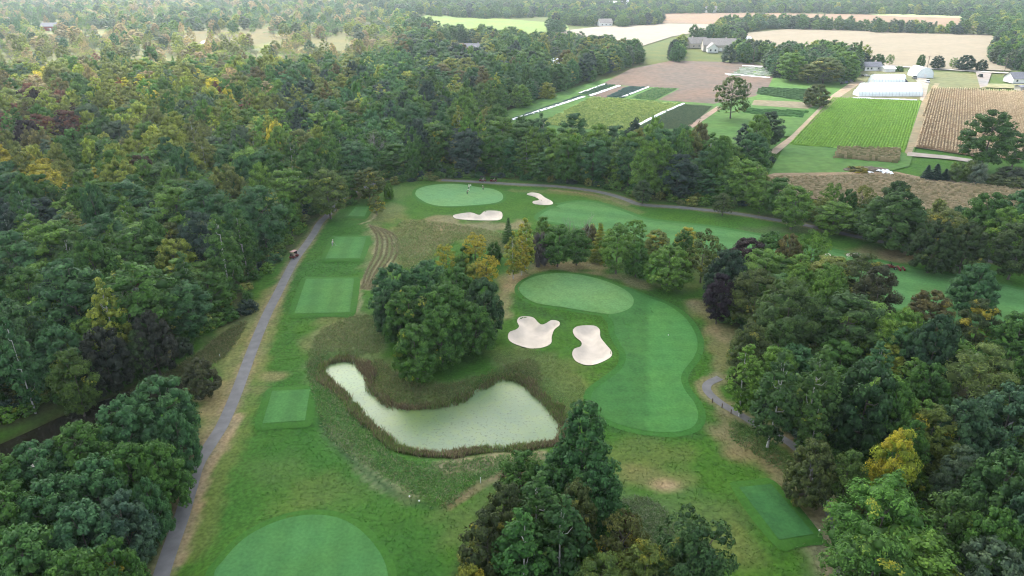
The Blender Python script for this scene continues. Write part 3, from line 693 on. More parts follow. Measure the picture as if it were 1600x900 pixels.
# lines of cut hay
for k in range(5):
    L_ = smooth_line(GP([(578+k*5.2, 353+k*1.5), (589+k*7.2, 372), (587+k*8.2, 400), (573+k*7, 428), (566+k*4, 455)]), 8)
    L_ = np.array(L_); n_ = 1100; i = rng.uniform(0, len(L_) - 1.01, n_); j = i.astype(int); f_ = (i - j)[:, None]
    P_ = L_[j] * (1 - f_) + L_[j + 1] * f_ + rng.normal(0, .16, (n_, 2))
    scatter_blades('cut_hay', P_[:, 0], P_[:, 1], .16, .12, 3, .12, lambda X, Y, n: pick([(.30,.27,.17),(.25,.22,.13),(.20,.19,.10)], n), .8, 0, 'pale raked line of cut hay')
# tufty rough over the course
P_ = GP([(400,960),(420,520),(480,380),(620,330),(800,350),(1000,370),(1100,420),(1120,560),(1300,850),(1300,960)])
x, y = rand_in(P_, 20000); ok = np.ones(len(x), bool)
for p in [GREEN_FAR, GREEN_MAIN, GREEN_NEAR, FAIRWAY_MAIN, FAIRWAY_FAR, POND] + TEES + BUNKERS: ok &= sdist(p, x, y, 3) > 1.2
for L_ in (PATH_A, PATH_B, PATH_C): ok &= seg_dist(L_, x, y) > 1.8
x, y = x[ok], y[ok]
scatter_blades('rough_grass', x, y, .11, .16, 3, .25, lambda X, Y, n: paint(X, Y) * rng.uniform(1.1, 1.9, (n, 1)), 1.5, 0, 'tufts of rough grass between the mown areas')

# ------------------------------------------------------------------ tree models
def rnd_dir(n, r):
    v = r.normal(size=(n, 3)); return v / np.linalg.norm(v, axis=1)[:, None]
def ico():
    bm = bmesh.new(); bmesh.ops.create_icosphere(bm, subdivisions=2, radius=1); V = np.array([v.co[:] for v in bm.verts]); F = np.array([[v.index for v in f.verts] for f in bm.faces]); bm.free(); return V, F
ICO2 = ico()
def ico1():
    bm = bmesh.new(); bmesh.ops.create_icosphere(bm, subdivisions=1, radius=1); V = np.array([v.co[:] for v in bm.verts]); F = np.array([[v.index for v in f.verts] for f in bm.faces]); bm.free(); return V, F
ICO1 = ico1()
def crown_mesh(name, C, Rr, fl, P, K, ls, seed, core=.8, up=.25, jit=.4, mat_=None, cut=-.45, slim=.65):
    """C lobe centres, Rr lobe radii, fl vertical flattening; P puffs per lobe, K leaves per puff"""
    r = np.random.default_rng(seed); L = len(C)
    n = L * P
    D = rnd_dir(n * 3, r); D = D[D[:, 2] > cut][:n]
    lobe = np.repeat(np.arange(L), P)
    # push the puff directions outwards from the crown axis
    outw = C[lobe].copy(); outw[:, 2] = (outw[:, 2] - C[:, 2].mean()) * .5; outw /= np.linalg.norm(outw, axis=1)[:, None] + 1e-6
    D = D + outw * .7; D /= np.linalg.norm(D, axis=1)[:, None]
    S3 = np.column_stack([Rr, Rr, Rr * fl])
    pc = C[lobe] + D * S3[lobe] * r.uniform(.75, 1.0, (n, 1))
    pr = Rr[lobe] * r.uniform(.28, .5, n)
    q = np.repeat(np.arange(n), K); m = n * K
    d2 = rnd_dir(m, r) + D[q] * .8; d2 /= np.linalg.norm(d2, axis=1)[:, None]
    pos = pc[q] + d2 * (pr[q] * r.uniform(.55, 1.15, m))[:, None] * np.array([1, 1, .5 + .5 * fl])
    N = d2 * .75 + D[q] * .5 + np.array([0, 0, up]) + rnd_dir(m, r) * jit; N /= np.linalg.norm(N, axis=1)[:, None]
    T = np.cross(N, rnd_dir(m, r)); T /= np.linalg.norm(T, axis=1)[:, None]; B = np.cross(N, T)
    s = (ls * r.uniform(.6, 1.35, m))[:, None]
    V = np.stack([pos - T * s * .6, pos - B * s * .6 * slim + N * s * .08, pos + T * s * .6, pos + B * s * .6 * slim + N * s * .08], 1).reshape(-1, 3)
    F = np.arange(m * 4).reshape(-1, 4)
    lr = r.random(L); pv = r.random(n)
    at = np.column_stack([.6 * r.random(m) + .4 * pv[q], np.clip(lr[lobe][q] * .8 + pv[q] * .2, 0, 1), pv[q]])
    at = np.repeat(at, 4, 0)
    groups = [F]
    if core:
        cv, cf = ICO1
        Vc = (C[:, None, :] + cv[None] * (S3 * core)[:, None, :] * r.uniform(.9, 1.1, (L, len(cv), 1))).reshape(-1, 3)
        Fc = (np.arange(L)[:, None, None] * len(cv) + cf[None]).reshape(-1, 3) + len(V)
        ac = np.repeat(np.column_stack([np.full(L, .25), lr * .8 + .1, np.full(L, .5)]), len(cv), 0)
        V = np.concatenate([V, Vc]); at = np.concatenate([at, ac]); groups.append(Fc)
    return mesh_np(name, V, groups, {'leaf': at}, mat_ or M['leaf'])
def tube(pts, rad, sides, V, F):
    base = len(V); pts = [np.array(p, float) for p in pts]
    for i, p in enumerate(pts):
        t = pts[min(i + 1, len(pts) - 1)] - pts[max(i - 1, 0)]; t = t / (np.linalg.norm(t) + 1e-9)
        a = np.cross(t, [0.3, 0.9, .1]); a /= np.linalg.norm(a) + 1e-9; b_ = np.cross(t, a)
        for k in range(sides):
            th = 2 * math.pi * k / sides; V.append(p + (a * math.cos(th) + b_ * math.sin(th)) * rad[i])
    for i in range(len(pts) - 1):
        for k in range(sides):
            F.append((base + i * sides + k, base + i * sides + (k + 1) % sides, base + (i + 1) * sides + (k + 1) % sides, base + (i + 1) * sides + k))
def trunk_mesh(name, H, r0, lobes, seed, mat_, nl=8, top=.75, sides=7):
    r = np.random.default_rng(seed); V, F = [], []
    bend = r.normal(0, .02 * H, 2)
    def ax(z): t = z / H; return np.array([bend[0] * math.sin(t * 2.5), bend[1] * math.sin(t * 2), z])
    zs = np.linspace(-.3, H * top, 7)
    rad = [r0 * (1.35 if i == 0 else 1) * (1 - .8 * i / 6) for i in range(7)]
    tube([ax(z) for z in zs], rad, sides, V, F)
    if lobes is not None and len(lobes):
        for i in r.choice(len(lobes), min(nl, len(lobes)), replace=False):
            e = np.array(lobes[i]); z0 = max(H * .18, min(e[2] - .35 * np.hypot(e[0], e[1]) - .08 * H, H * top * .9)); s = ax(z0); m_ = (s + e) / 2 + np.array([0, 0, -.04 * H])
            tube([s, m_, e], [r0 * .42, r0 * .26, r0 * .08], 5, V, F)
    return mesh_np(name, np.array(V), np.array(F), None, mat_, True)
def lobes_profile(H, W, z0, prof, n, rf, seed, inner=.2, squash=1.0, tp=None):
    r = np.random.default_rng(seed); C, Rr = [], []
    ts = np.linspace(0.001, .999, 400); wts = np.array([max(prof(t), .08) for t in ts]); cum = np.cumsum(wts); cum /= cum[-1]
    for i in range(n):
        t = float(np.interp((i + .5) / n, cum, ts)) + r.normal(0, .015); t = min(max(t, 0.02), .98)
        th = i * 2.39996 + r.normal(0, .25)
        rad = W / 2 * prof(t); rr = rf * W * r.uniform(.8, 1.2) * (.55 + .45 * prof(t)) 
        k = max(rad - rr * .75, 0) * (r.uniform(.35, .6) if r.random() < inner else r.uniform(.88, 1.06))
        z = z0 + (H - z0) * t; z = min(z, H - rr * .8 * squash); z = max(z, z0 + rr * .3)
        C.append((math.cos(th) * k, math.sin(th) * k, z)); Rr.append(rr)
    return np.array(C), np.array(Rr)
def p_round(t): return math.sqrt(max(0, 1 - abs(2 * t - .9) ** 2.4 / 1.28)) if t < .98 else .15
def p_dome(t): return (min(1, .72 + t * 1.4)) * math.sqrt(max(0.02, 1 - t ** 2.3))
def p_oval(t): return math.sin(math.pi * min(.999, t * .86 + .10)) ** .65
def p_pop(t): return (math.sin(math.pi * min(.98, t ** .8 * .8 + .16)) ** .9)
def p_pyr(t): return (1 - t) ** .8 * min(1, .55 + t * 3)
PROTO = {}   # kind -> list of (crown mesh, trunk mesh, H, W)
def add_proto(kind, H, W, C, Rr, fl, P, K, ls, seed, bark='bark', r0=.24, nl=8, top=.75, **kw):
    cm = crown_mesh('crown', C, Rr, fl, P, K, ls, seed, **kw) if len(C) else None
    tm = trunk_mesh('trunk', H, r0, C, seed, M[bark], nl, top)
    PROTO.setdefault(kind, []).append((cm, tm, H, W))
for s in range(3):   # maple: dense, many rounded clumps
    C, Rr = lobes_profile(12, 10, 1.4, p_dome, 78, .108, 10 + s)
    add_proto('maple', 12, 10, C, Rr, .85, 11, 10, .33, 20 + s, core=.78, jit=.35)
for s in range(3):   # broadleaf: fuller, taller
    C, Rr = lobes_profile(15, 9, 2.0, p_oval, 44, .155, 30 + s)
    add_proto('oak', 15, 9, C, Rr, .8, 13, 12, .34, 40 + s, core=.7, jit=.5)
for s in range(2):   # broad-based, pointed top
    C, Rr = lobes_profile(18, 11, 1.5, lambda t: .16 + .84 * (1 - t) ** .75 * min(1, .7 + t * 2), 70, .12, 45 + s, inner=.25)
    add_proto('pyramid', 18, 11, C, Rr, .9, 12, 12, .34, 48 + s, core=.7, jit=.5)
for s in range(3):   # poplar and aspen
    C, Rr = lobes_profile(17, 6, 2.2, p_pop, 46, .15, 50 + s, inner=.25)
    add_proto('poplar', 17, 6, C, Rr, 1.15, 9, 12, .32, 60 + s, bark='bark_pale', r0=.17, top=.9, core=.62, jit=.7, up=.35)
for s in range(2):   # feathery, layered
    C, Rr = lobes_profile(13, 11, 2.5, p_dome, 40, .15, 70 + s)
    add_proto('locust', 13, 11, C, Rr, .5, 14, 13, .36, 80 + s, core=.7, jit=.6, up=.6, slim=.4)
for s in range(2):   # loose with gaps
    C, Rr = lobes_profile(11, 8, 2.4, p_round, 34, .15, 90 + s)
    add_proto('loose', 11, 8, C, Rr, .8, 11, 14, .30, 100 + s, core=.45, jit=.8, nl=16, slim=.5, r0=.2)
for s in range(2):   # spruce
    r_ = np.random.default_rng(110 + s); C, Rr = [], []
    for i in range(70):
        t = (i / 70) ** 1.15; rad = 3.0 * (1 - t) + .1; th = i * 2.4; C.append((math.cos(th) * rad * .68, math.sin(th) * rad * .68, .8 + 13 * t - .2 * rad)); Rr.append(.45 + .34 * rad)
    add_proto('spruce', 14.5, 6.4, np.array(C), np.array(Rr), .38, 9, 11, .26, 120 + s, core=.75, jit=.5, top=.99, nl=0, slim=.35, r0=.2)
for s in range(2):   # tight bush dome
    C, Rr = lobes_profile(4.6, 5.2, .1, p_dome, 34, .15, 130 + s)
    add_proto('bush', 4.6, 5.2, C, Rr, .9, 9, 14, .17, 140 + s, core=.85, jit=.8, slim=.35, r0=.12, nl=4)
def bare_proto(seed, H=14, W=5, leafy=0):
    r = np.random.default_rng(seed); V, F = [], []; tips = []
    def grow_(p, d, L, rad, lev):
        q = p + d * L; m_ = (p + q) / 2 + r.normal(0, .03 * L, 3)
        tube([p, m_, q], [rad, rad * .8, rad * .55], 5 if lev < 2 else 3, V, F)
        if lev < 4:
            for k in range(r.integers(3, 5) if lev else 5):
                a = p + d * L * r.uniform(.35, 1.0); nd = d + rnd_dir(1, r)[0] * .75 + np.array([0, 0, .25]); nd /= np.linalg.norm(nd)
                grow_(a, nd, L * r.uniform(.5, .72), rad * .5, lev + 1)
        tips.append(q)
    grow_(np.array([0, 0, -.2]), np.array([0., 0, 1]), H * .5, .15, 0)
    return mesh_np('trunk', np.array(V), np.array(F), None, M['bark_grey']), np.array(tips)
for s in range(2):
    tm, tips = bare_proto(150 + s); PROTO.setdefault('bare', []).append((None, tm, 13, 7))

TREES = []     # placed things: (x, y, radius) for spacing
def place(kind, x, y, H, W, col, name, label, cat='tree', group=None, autumn=0.0, variant=None, rz=None):
    lst = PROTO[kind]; cm, tm, h0, w0 = lst[random.randrange(len(lst)) if variant is None else variant % len(lst)]
    z = tz(x, y); r_ = bpy.data.objects.new(name, None); r_.location = (x, y, z - .05); r_.rotation_euler = (0, 0, random.uniform(0, 6.28) if rz is None else rz)
    r_.scale = (W / w0, W / w0, H / h0); r_.empty_display_size = .3; link(r_)
    tag(r_, label, cat, group)
    t = bpy.data.objects.new('trunk', tm); link(t, r_)
    if cm is not None:
        c = bpy.data.objects.new('crown', cm); link(c, r_)
        f = random.uniform(.92, 1.08); c.color = (col[0] * f, col[1] * f, col[2] * f, 1 - autumn)
    TREES.append((x, y, W / 2))
    return r_
DG = (.050, .118, .028); BG = (.050, .122, .052); MG = (.090, .178, .036); LG_ = (.13, .235, .048); YG = (.19, .235, .045); OL = (.140, .168, .050)
YL = (.34, .30, .04); RD = (.13, .055, .042); PU = (.036, .024, .030); BR = (.105, .095, .040); SG = (.075, .115, .075); TN = (.27, .22, .13); BB = (.030, .056, .048)
# ------------------------------------------------------------------ single trees (x, top row, base row, crown width in the photograph)
HAND = [
 # cluster between the tees and the main green
 ('maple',615,416,500,80,BG,'maple_tree','dark maple at the tee side corner of the round grove by the pond',0),
 ('maple',668,411,492,78,BG,'maple_tree','bluish maple at the back of the round grove by the pond',0),
 ('maple',712,420,505,72,DG,'maple_tree','dark green maple at the back of the pond grove toward the bunkers',0),
 ('maple',640,450,540,84,DG,'maple_tree','broad dark maple on the tee side of the pond grove, behind its front tree',.12),
 ('maple',700,446,545,92,DG,'maple_tree','broadest dark maple in the middle of the pond grove',0),
 ('maple',755,437,528,66,(.040,.088,.040),'maple_tree','blackish maple at the bunker end of the pond grove',0),
 ('maple',742,478,556,66,DG,'maple_tree','dark maple facing the bunkers on the pond grove edge',0),
 ('maple',608,455,525,52,(.040,.088,.040),'maple_tree','narrow blackish maple on the tee edge of the pond grove',0),
 ('maple',690,480,572,74,DG,'maple_tree','dark maple behind the lone front tree of the pond grove',0),
 ('maple',650,508,592,76,(.060,.135,.032),'maple_tree','greener front maple of the grove standing closest to the pond',.12),
 # band between the two far fairways
 ('loose',697,385,428,34,YG,'sapling','yellow green sapling at the meadow end of the hedge by the grove',.4),
 ('bush',722,398,432,34,MG,'shrub','green shrub between yellow saplings at the meadow end of the hedge',.2),
 ('loose',742,368,408,36,YL,'sapling','ochre sapling beside the meadow behind the pond grove',.5),
 ('bush',728,384,408,24,DG,'shrub','small dark shrub among the ochre saplings by the meadow',0),
 ('loose',762,402,445,36,YL,'sapling','yellow leaved sapling just behind the pond grove',.6),
 ('bush',772,380,410,26,DG,'shrub','dark rounded shrub beside the yellow leaved sapling',0),
 ('bush',745,412,440,40,YG,'shrub','yellow shrub tucked behind the blackish grove maple',.3),
 ('spruce',794,340,380,22,DG,'conifer','lone dark conifer standing between far bunker and hedge',0),
 ('poplar',820,343,425,24,YG,'aspen_tree','slim yellow green aspen at the start of the hedge',.3),
 ('poplar',802,365,438,18,YG,'aspen_tree','slimmest yellow aspen by the dry bank of the main green',.4),
 ('poplar',815,372,432,26,YL,'aspen_tree','orange tinted aspen in front of the hedge',.6),
 ('oak',848,340,400,30,MG,'broadleaf_tree','mid green hedge tree behind the grey lilac bush',.1),
 ('bush',843,364,414,34,(.10,.09,.10),'lilac_bush','greyish lilac coloured bush at the hedge front',0),
 ('oak',872,352,418,48,DG,'broadleaf_tree','dense dark hedge tree beside the greyish bush',0),
 ('oak',902,360,415,46,DG,'broadleaf_tree','dark hedge tree with bare stems rising behind',0),
 ('bare',893,338,405,22,OL,'dead_tree','bare grey stem of the hedge nearer the grey bush',0),
 ('bare',912,334,400,22,OL,'dead_tree','bare grey stem of the hedge nearer the yellow tree',0),
 ('bush',920,350,385,30,BR,'shrub','brownish shrub behind the bare stems in the hedge',.2),
 ('spruce',938,346,408,36,YG,'yellow_tree','tall layered yellow green tree in the middle of the hedge',.3),
 ('oak',965,352,428,54,MG,'broadleaf_tree','mid green oval hedge tree overlooking the main green',0),
 ('loose',992,344,390,36,MG,'broadleaf_tree','loose crowned tree with visible limbs behind the hedge',0),
 ('maple',995,380,433,42,DG,'maple_tree','small dark maple behind the main green',0),
 ('oak',1026,360,402,38,OL,'broadleaf_tree','brownish green tree behind the small dark maple',.2),
 ('oak',1072,355,402,34,YL,'yellow_tree','yellow topped tree peeping over the round green maple',.5),
 ('oak',1068,360,415,32,DG,'broadleaf_tree','narrow dark tree in front of the yellow topped one',0),
 ('maple',1046,384,450,76,MG,'maple_tree','wide round green maple at the end of the main green',0),
 ('loose',1100,362,441,58,(.07,.10,.03),'broadleaf_tree','airy tree with leaning trunk at the end of the hedge',.1),
 # far side of the far fairway
 ('oak',1005,282,319,28,(.055,.09,.045),'broadleaf_tree','single round tree standing out from the far wood on the fairway edge',0),
 ('loose',1131,303,337,36,(.06,.09,.04),'broadleaf_tree','single loose tree on the fairway edge beyond the hedge',0),
 ('oak',1242,290,358,58,MG,'broadleaf_tree','oval green tree with trunk showing at the far path',0),
 ('oak',1216,278,338,50,DG,'broadleaf_tree','dark tree behind the oval green one by the far path',0),
 ('oak',1190,282,333,44,MG,'broadleaf_tree','green tree at the tip of the far wood',0),
 ('oak',1306,316,366,62,MG,'broadleaf_tree','low spreading green tree with pale trunk by the far path',0),
 ('oak',1282,308,352,34,OL,'broadleaf_tree','olive tree squeezed between two green ones by the far path',0),
 ('loose',1300,286,345,34,MG,'broadleaf_tree','thin topped tree behind the low spreading one',0),
 ('maple',1325,295,350,34,DG,'maple_tree','small dark maple at the edge of the tan field',0),
 ('loose',1348,290,350,36,OL,'broadleaf_tree','olive thin tree against the tan field',.15),
 ('oak',1345,325,366,44,DG,'broadleaf_tree','dark tree beside the great green maple',0),
 ('maple',1400,282,352,62,(.04,.08,.03),'maple_tree','maple peeping up behind the great green maple',.05),
 ('maple',1401,300,387,104,(.050,.105,.030),'maple_tree','great spreading green maple on the far path',0),
 ('oak',1475,325,392,66,OL,'broadleaf_tree','olive tree behind the twin rounded maples',.2),
 ('maple',1462,343,425,68,(.032,.058,.022),'maple_tree','twin rounded dark maple, the one toward the mower',0),
 ('maple',1512,347,427,66,(.040,.066,.025),'maple_tree','twin rounded dark maple, the one away from the mower',.05),
 ('maple',1545,300,388,86,DG,'maple_tree','big dark maple rising behind the twin rounded maples',0),
 ('maple',1600,296,380,76,BG,'maple_tree','big dark maple next to the tan field at the frame edge',0),
 ('oak',1592,345,435,66,(.045,.075,.03),'broadleaf_tree','rounded tree at the frame edge beyond the twin maples',0),
 ('oak',1572,322,405,56,MG,'broadleaf_tree','pale topped tree behind the twin maples at the frame edge',.05),
 ('maple',1526,411,488,70,BG,'maple_tree','dark maple standing alone on the mown strip',0),
 # grove east of the main green
 ('maple',1170,372,432,66,PU,'plum_tree','purplish dark tree at the fairway edge of the east grove',0),
 ('maple',1205,362,428,62,DG,'maple_tree','dark maple at the top of the east grove',0),
 ('maple',1232,364,440,48,BR,'maple_tree','brown tinged maple beside a birch in the east grove',.1),
 ('loose',1272,360,438,52,MG,'birch_tree','airy green birch at the top of the east grove',0),
 ('maple',1137,390,476,70,(.024,.050,.034),'maple_tree','blackish maple above the small purple tree',0),
 ('oak',1125,428,505,46,(.020,.012,.024),'plum_tree','small deep purple tree with pale trunk beside the main green',0),
 ('locust',1195,388,466,84,MG,'locust_tree','green layered tree at the heart of the east grove',0),
 ('locust',1180,418,510,80,(.06,.085,.03),'locust_tree','olive layered tree beside the purple tree',.05),
 ('locust',1235,432,560,104,(.055,.098,.034),'locust_tree','wide pale green layered tree facing the main green',0),
 ('oak',1300,398,470,70,OL,'broadleaf_tree','olive tree beside the small far bunker',.12),
 ('locust',1345,392,478,84,(.055,.08,.03),'locust_tree','layered olive tree nearest the mower',.05),
 ('oak',1372,415,515,62,(.045,.05,.028),'broadleaf_tree','dark olive tree at the mown strip opposite the lone maple',.05),
 ('oak',1325,458,572,104,(.042,.085,.030),'broadleaf_tree','large full green tree in the middle of the east wood',0),
 ('maple',1290,425,520,60,MG,'maple_tree','mid green maple behind the large full tree',0),
 ('locust',1172,500,596,64,(.07,.10,.04),'locust_tree','feathery pale tree overhanging the bend of the path',.05),
 ('oak',1215,500,590,56,(.05,.10,.03),'broadleaf_tree','light green tree behind the two poplars',0),
 ('poplar',1166,540,650,56,MG,'poplar_tree','green poplar at the bend of the path',0),
 ('poplar',1214,553,700,66,(.045,.095,.035),'poplar_tree','tall poplar with white trunk beside the lower path',0),
 ('poplar',1276,545,700,72,(.055,.11,.035),'birch_tree','tall birch with white stem showing through its crown',.05),
 ('poplar',1272,630,725,46,(.06,.12,.035),'birch_tree','young birch in front of the tall birch',.08),
 ('maple',1352,570,705,108,(.030,.070,.030),'maple_tree','broad dark green maple at the centre of the east wood',0),
 ('maple',1398,600,720,70,DG,'maple_tree','dark maple leaning against the broad centre maple',0),
 ('maple',1455,453,515,74,BR,'maple_tree','brown domed maple on the edge of the mown strip',.15),
 ('oak',1530,466,550,56,(.05,.075,.03),'broadleaf_tree','tree with rust tinted lobes below the lone dark maple',.25),
 ('oak',1415,482,580,60,MG,'broadleaf_tree','yellow green topped tree below the mown strip',.05),
 ('maple',1462,492,620,86,(.026,.060,.032),'maple_tree','tall blackish green tree deep in the east wood',0),
 ('maple',1590,488,575,80,DG,'maple_tree','dark rounded maple below the mown strip at the frame edge',.1),
 ('locust',1535,528,655,106,(.10,.145,.05),'locust_tree','pale olive tree above the dark pool',.08),
 ('maple',1600,545,650,60,DG,'maple_tree','dark maple beside the pale olive tree at the frame edge',0),
 ('maple',1268,692,790,78,(.072,.096,.036),'willow_bush','brownish drooping bush beside the lower path',0),
 ('locust',1398,672,800,76,(.22,.27,.035),'yellow_tree','bright yellow tree in the east wood',.4),
 ('oak',1325,708,800,54,(.075,.13,.035),'broadleaf_tree','light green tree between the drooping bush and the yellow tree',.08),
 ('locust',1375,755,900,150,(.062,.150,.034),'locust_tree','big bright green feathery tree below the yellow one',.06),
 ('locust',1360,835,980,150,(.055,.125,.032),'locust_tree','feathery green tree at the bottom edge by the path end',.08),
 ('oak',1455,640,740,72,(.095,.13,.03),'broadleaf_tree','yellowish green tree behind the yellow tree',.2),
 ('oak',1420,660,770,50,DG,'broadleaf_tree','dark tree half hidden by the bright yellow tree',0),
 ('maple',1575,605,730,110,(.045,.095,.055),'maple_tree','bluish green maple below the dark pool',0),
 ('maple',1505,628,740,90,(.04,.085,.045),'maple_tree','blue green tree between the yellowish tree and the pool',0),
 ('locust',1498,700,800,66,SG,'silver_tree','silvery green tree in the middle of the lower east wood',0),
 ('maple',1565,712,850,110,(.045,.10,.035),'maple_tree','large mid green maple at the lower frame edge',0),
 ('oak',1480,776,900,90,(.055,.11,.03),'broadleaf_tree','yellow green topped tree beside the big feathery one',.05),
 ('maple',1545,850,960,110,SG,'silver_tree','silvery green tree at the bottom edge of the east wood',0),
 ('maple',1610,770,900,100,(.04,.09,.05),'maple_tree','bluish maple at the lower frame edge below the large mid green one',0),
 ('maple',1545,800,930,100,DG,'maple_tree','dark maple in front of the large mid green one',0),
 ('bush',1155,578,600,26,(.06,.075,.04),'shrub','grey green shrub at the start of the lower path',0),
 # grove at the bottom centre
 ('pyramid',912,627,812,140,(.040,.105,.038),'broadleaf_tree','tallest dark tree at the end of the pond',0),
 ('oak',872,706,812,80,(.038,.095,.036),'broadleaf_tree','dark tree on the pond side of the tallest one',0),
 ('oak',930,725,850,84,(.034,.09,.034),'broadleaf_tree','dark lower neighbour in front of the tallest tree',0),
 ('poplar',842,742,890,92,(.045,.105,.032),'poplar_tree','bright green pointed tree in the bottom grove',0),
 ('oak',790,758,900,80,(.05,.07,.028),'broadleaf_tree','olive dark tree on the fairway side of the bottom grove',.06),
 ('poplar',812,800,960,94,(.042,.115,.032),'poplar_tree','vivid green pointed tree at the bottom edge',0),
 ('oak',760,800,930,84,(.045,.065,.028),'broadleaf_tree','olive tree with scattered yellow leaves near the bottom edge',.1),
 ('poplar',880,780,930,86,(.035,.085,.030),'poplar_tree','dark green pointed tree in the bottom grove, below the tallest',0),
 ('oak',900,755,880,60,(.06,.08,.03),'broadleaf_tree','olive green rounded tree in the gap below the tallest tree',.05),
 ('bush',800,722,775,40,(.085,.045,.045),'shrub','dusky red shrub between the pond bank and the bottom grove',0),
 ('bush',983,803,852,36,(.07,.035,.03),'shrub','dark red shrub under the grove edge',0),
 ('loose',975,808,905,76,(.095,.11,.04),'sapling','straggly brownish green sapling in the bottom grove',.12),
 ('locust',1010,850,960,100,(.09,.13,.035),'broadleaf_tree','yellow green thin tree at the bottom edge',.15),
 ('loose',1085,812,955,124,(.04,.085,.035),'willow_tree','wide feathery dark green willow at the bottom edge',0),
 ('locust',1080,825,965,104,(.038,.082,.034),'willow_tree','second feathery willow overlapping the wide one',.04),
 ('locust',940,868,985,90,(.075,.12,.035),'broadleaf_tree','light green tree below the straggly sapling',.1),
 ('oak',735,885,985,60,(.14,.16,.03),'yellow_tree','yellowish tree top at the bottom edge of the grove',.3),
 # maples filling the corner by the cart path
 ('maple',252,590,702,104,BG,'maple_tree','topmost bluish maple of the corner mass, nearest the willow bush',0),
 ('maple',196,624,735,104,BG,'maple_tree','bluish maple second from the top of the corner mass, on the creek side',0),
 ('maple',130,664,772,106,DG,'maple_tree','dark maple third along the creek side of the corner mass',0),
 ('maple',62,692,800,108,BG,'maple_tree','bluish maple fourth along the creek side of the corner mass',0),
 ('maple',0,714,820,110,DG,'maple_tree','dark maple at the frame edge on the creek side of the corner mass',0),
 ('maple',276,642,742,62,BG,'maple_tree','narrow bluish maple leaning over the cart path above its narrowing',0),
 ('maple',250,692,796,84,DG,'maple_tree','dark maple at the cart path where the mass is widest',0),
 ('maple',206,694,800,92,(.058,.135,.036),'maple_tree','greener maple inside the corner mass behind the path edge',0),
 ('maple',148,716,830,104,BG,'maple_tree','bluish maple in the middle of the corner mass',0),
 ('maple',82,750,862,110,BG,'maple_tree','bluish maple between the middle and the frame edge of the corner mass',0),
 ('maple',10,758,880,118,DG,'maple_tree','large dark maple at the frame edge halfway down the corner mass',0),
 ('maple',234,748,846,56,BG,'maple_tree','slim bluish maple touching the cart path at its narrowing',0),
 ('maple',192,772,880,90,(.062,.115,.080),'maple_tree','silvery blue maple near the path in the lower corner mass',0),
 ('maple',130,790,905,108,(.058,.135,.068),'maple_tree','pale bluish green maple in the lower middle of the corner mass',0),
 ('maple',45,828,950,124,(.060,.140,.045),'maple_tree','mid green maple in the lower corner of the frame',0),
 ('maple',182,846,960,84,DG,'maple_tree','dark maple at the bottom edge beside the cart path',0),
 ('maple',125,866,985,112,DG,'maple_tree','dark maple at the bottom edge, middle of the corner mass',0),
 ('maple',-30,860,975,110,BG,'maple_tree','bluish maple cut by the lower corner of the frame',0),
 # west
 ('maple',312,562,620,58,(.060,.068,.036),'willow_bush','rounded olive willow bush between creek and path',0),
 ('oak',576,264,314,48,(.07,.10,.028),'broadleaf_tree','spreading tree with yellowish crown behind the far tee',.15),
 ('oak',512,266,343,60,(.085,.135,.034),'broadleaf_tree','olive crowned tree above the bend of the cart path',.08),
 ('oak',548,268,312,40,DG,'broadleaf_tree','dark tree between the two olive crowned ones near the far tee',0),
 ('bush',607,287,310,18,MG,'shrub','small green shrub by the far green',0),
 ('loose',588,308,337,26,(.08,.10,.03),'sapling','small yellowish sapling beside the far tee',.2),
 ('poplar',347,338,470,46,(.060,.130,.034),'poplar_tree','tall bright green poplar in the west wood',.03),
 ('maple',90,240,292,42,(.085,.035,.035),'red_maple','dark red domed maple in the west wood',0),
 ('maple',40,262,330,56,(.13,.135,.03),'yellow_tree','golden yellow tree below the dark red dome',.45),
 ('poplar',187,256,310,22,(.2,.17,.025),'yellow_tree','narrow golden tree in the west wood',.6),
 ('maple',222,243,310,54,(.07,.05,.03),'red_maple','reddish topped maple beside the narrow golden tree',.1),
 ('oak',285,280,350,58,(.07,.11,.03),'broadleaf_tree','light green domed tree below the reddish maple',.03),
 ('oak',270,350,420,54,(.075,.10,.028),'broadleaf_tree','yellowish green tree in front of the light domed one',.15),
 ('poplar',290,397,500,46,(.048,.108,.034),'poplar_tree','bright green pointed tree above the creek meadow',0),
 ('poplar',110,365,470,50,(.06,.12,.034),'poplar_tree','bright topped green tree in the west wood interior',.05),
 ('oak',45,420,520,64,(.052,.115,.030),'broadleaf_tree','fresh green rounded tree at the west frame edge',.02),
 ('maple',208,432,505,26,(.11,.05,.045),'red_maple','small pinkish red maple above the creek',0),
 ('bare',197,440,545,28,OL,'dead_tree','leaning pale dead tree beside the pinkish maple',0),
 ('maple',160,505,605,78,(.026,.032,.026),'maple_tree','very dark bushy tree beside the creek',0),
 ('maple',236,482,580,66,(.030,.034,.028),'maple_tree','blackish bushy tree next to the creek bend',0),
 ('oak',110,535,640,66,(.065,.115,.028),'broadleaf_tree','yellow green tree beside the dark bushy creek tree',.1),
 ('oak',35,475,600,70,(.048,.10,.045),'broadleaf_tree','pale green tree on the creek bank at the west frame edge',0),
 ('oak',215,508,590,40,(.045,.08,.032),'broadleaf_tree','slender green tree between the two blackish bushes',0),
 ('oak',50,660,668,10,OL,'shrub','',0),
 ('bush',285,530,555,34,(.05,.075,.05),'shrub','grey green shrub on the creek bank at the wood edge',0),
 ('bare',5,400,480,34,OL,'dead_tree','bare pale dead tree at the west frame edge',0),
 ('bare',385,262,330,30,OL,'dead_tree','grey dead tree deep in the west wood near the bend',0),
 ('oak',180,880,960,44,(.16,.19,.03),'yellow_tree','small yellow tree top at the bottom edge by the maples',.4),
 # fields
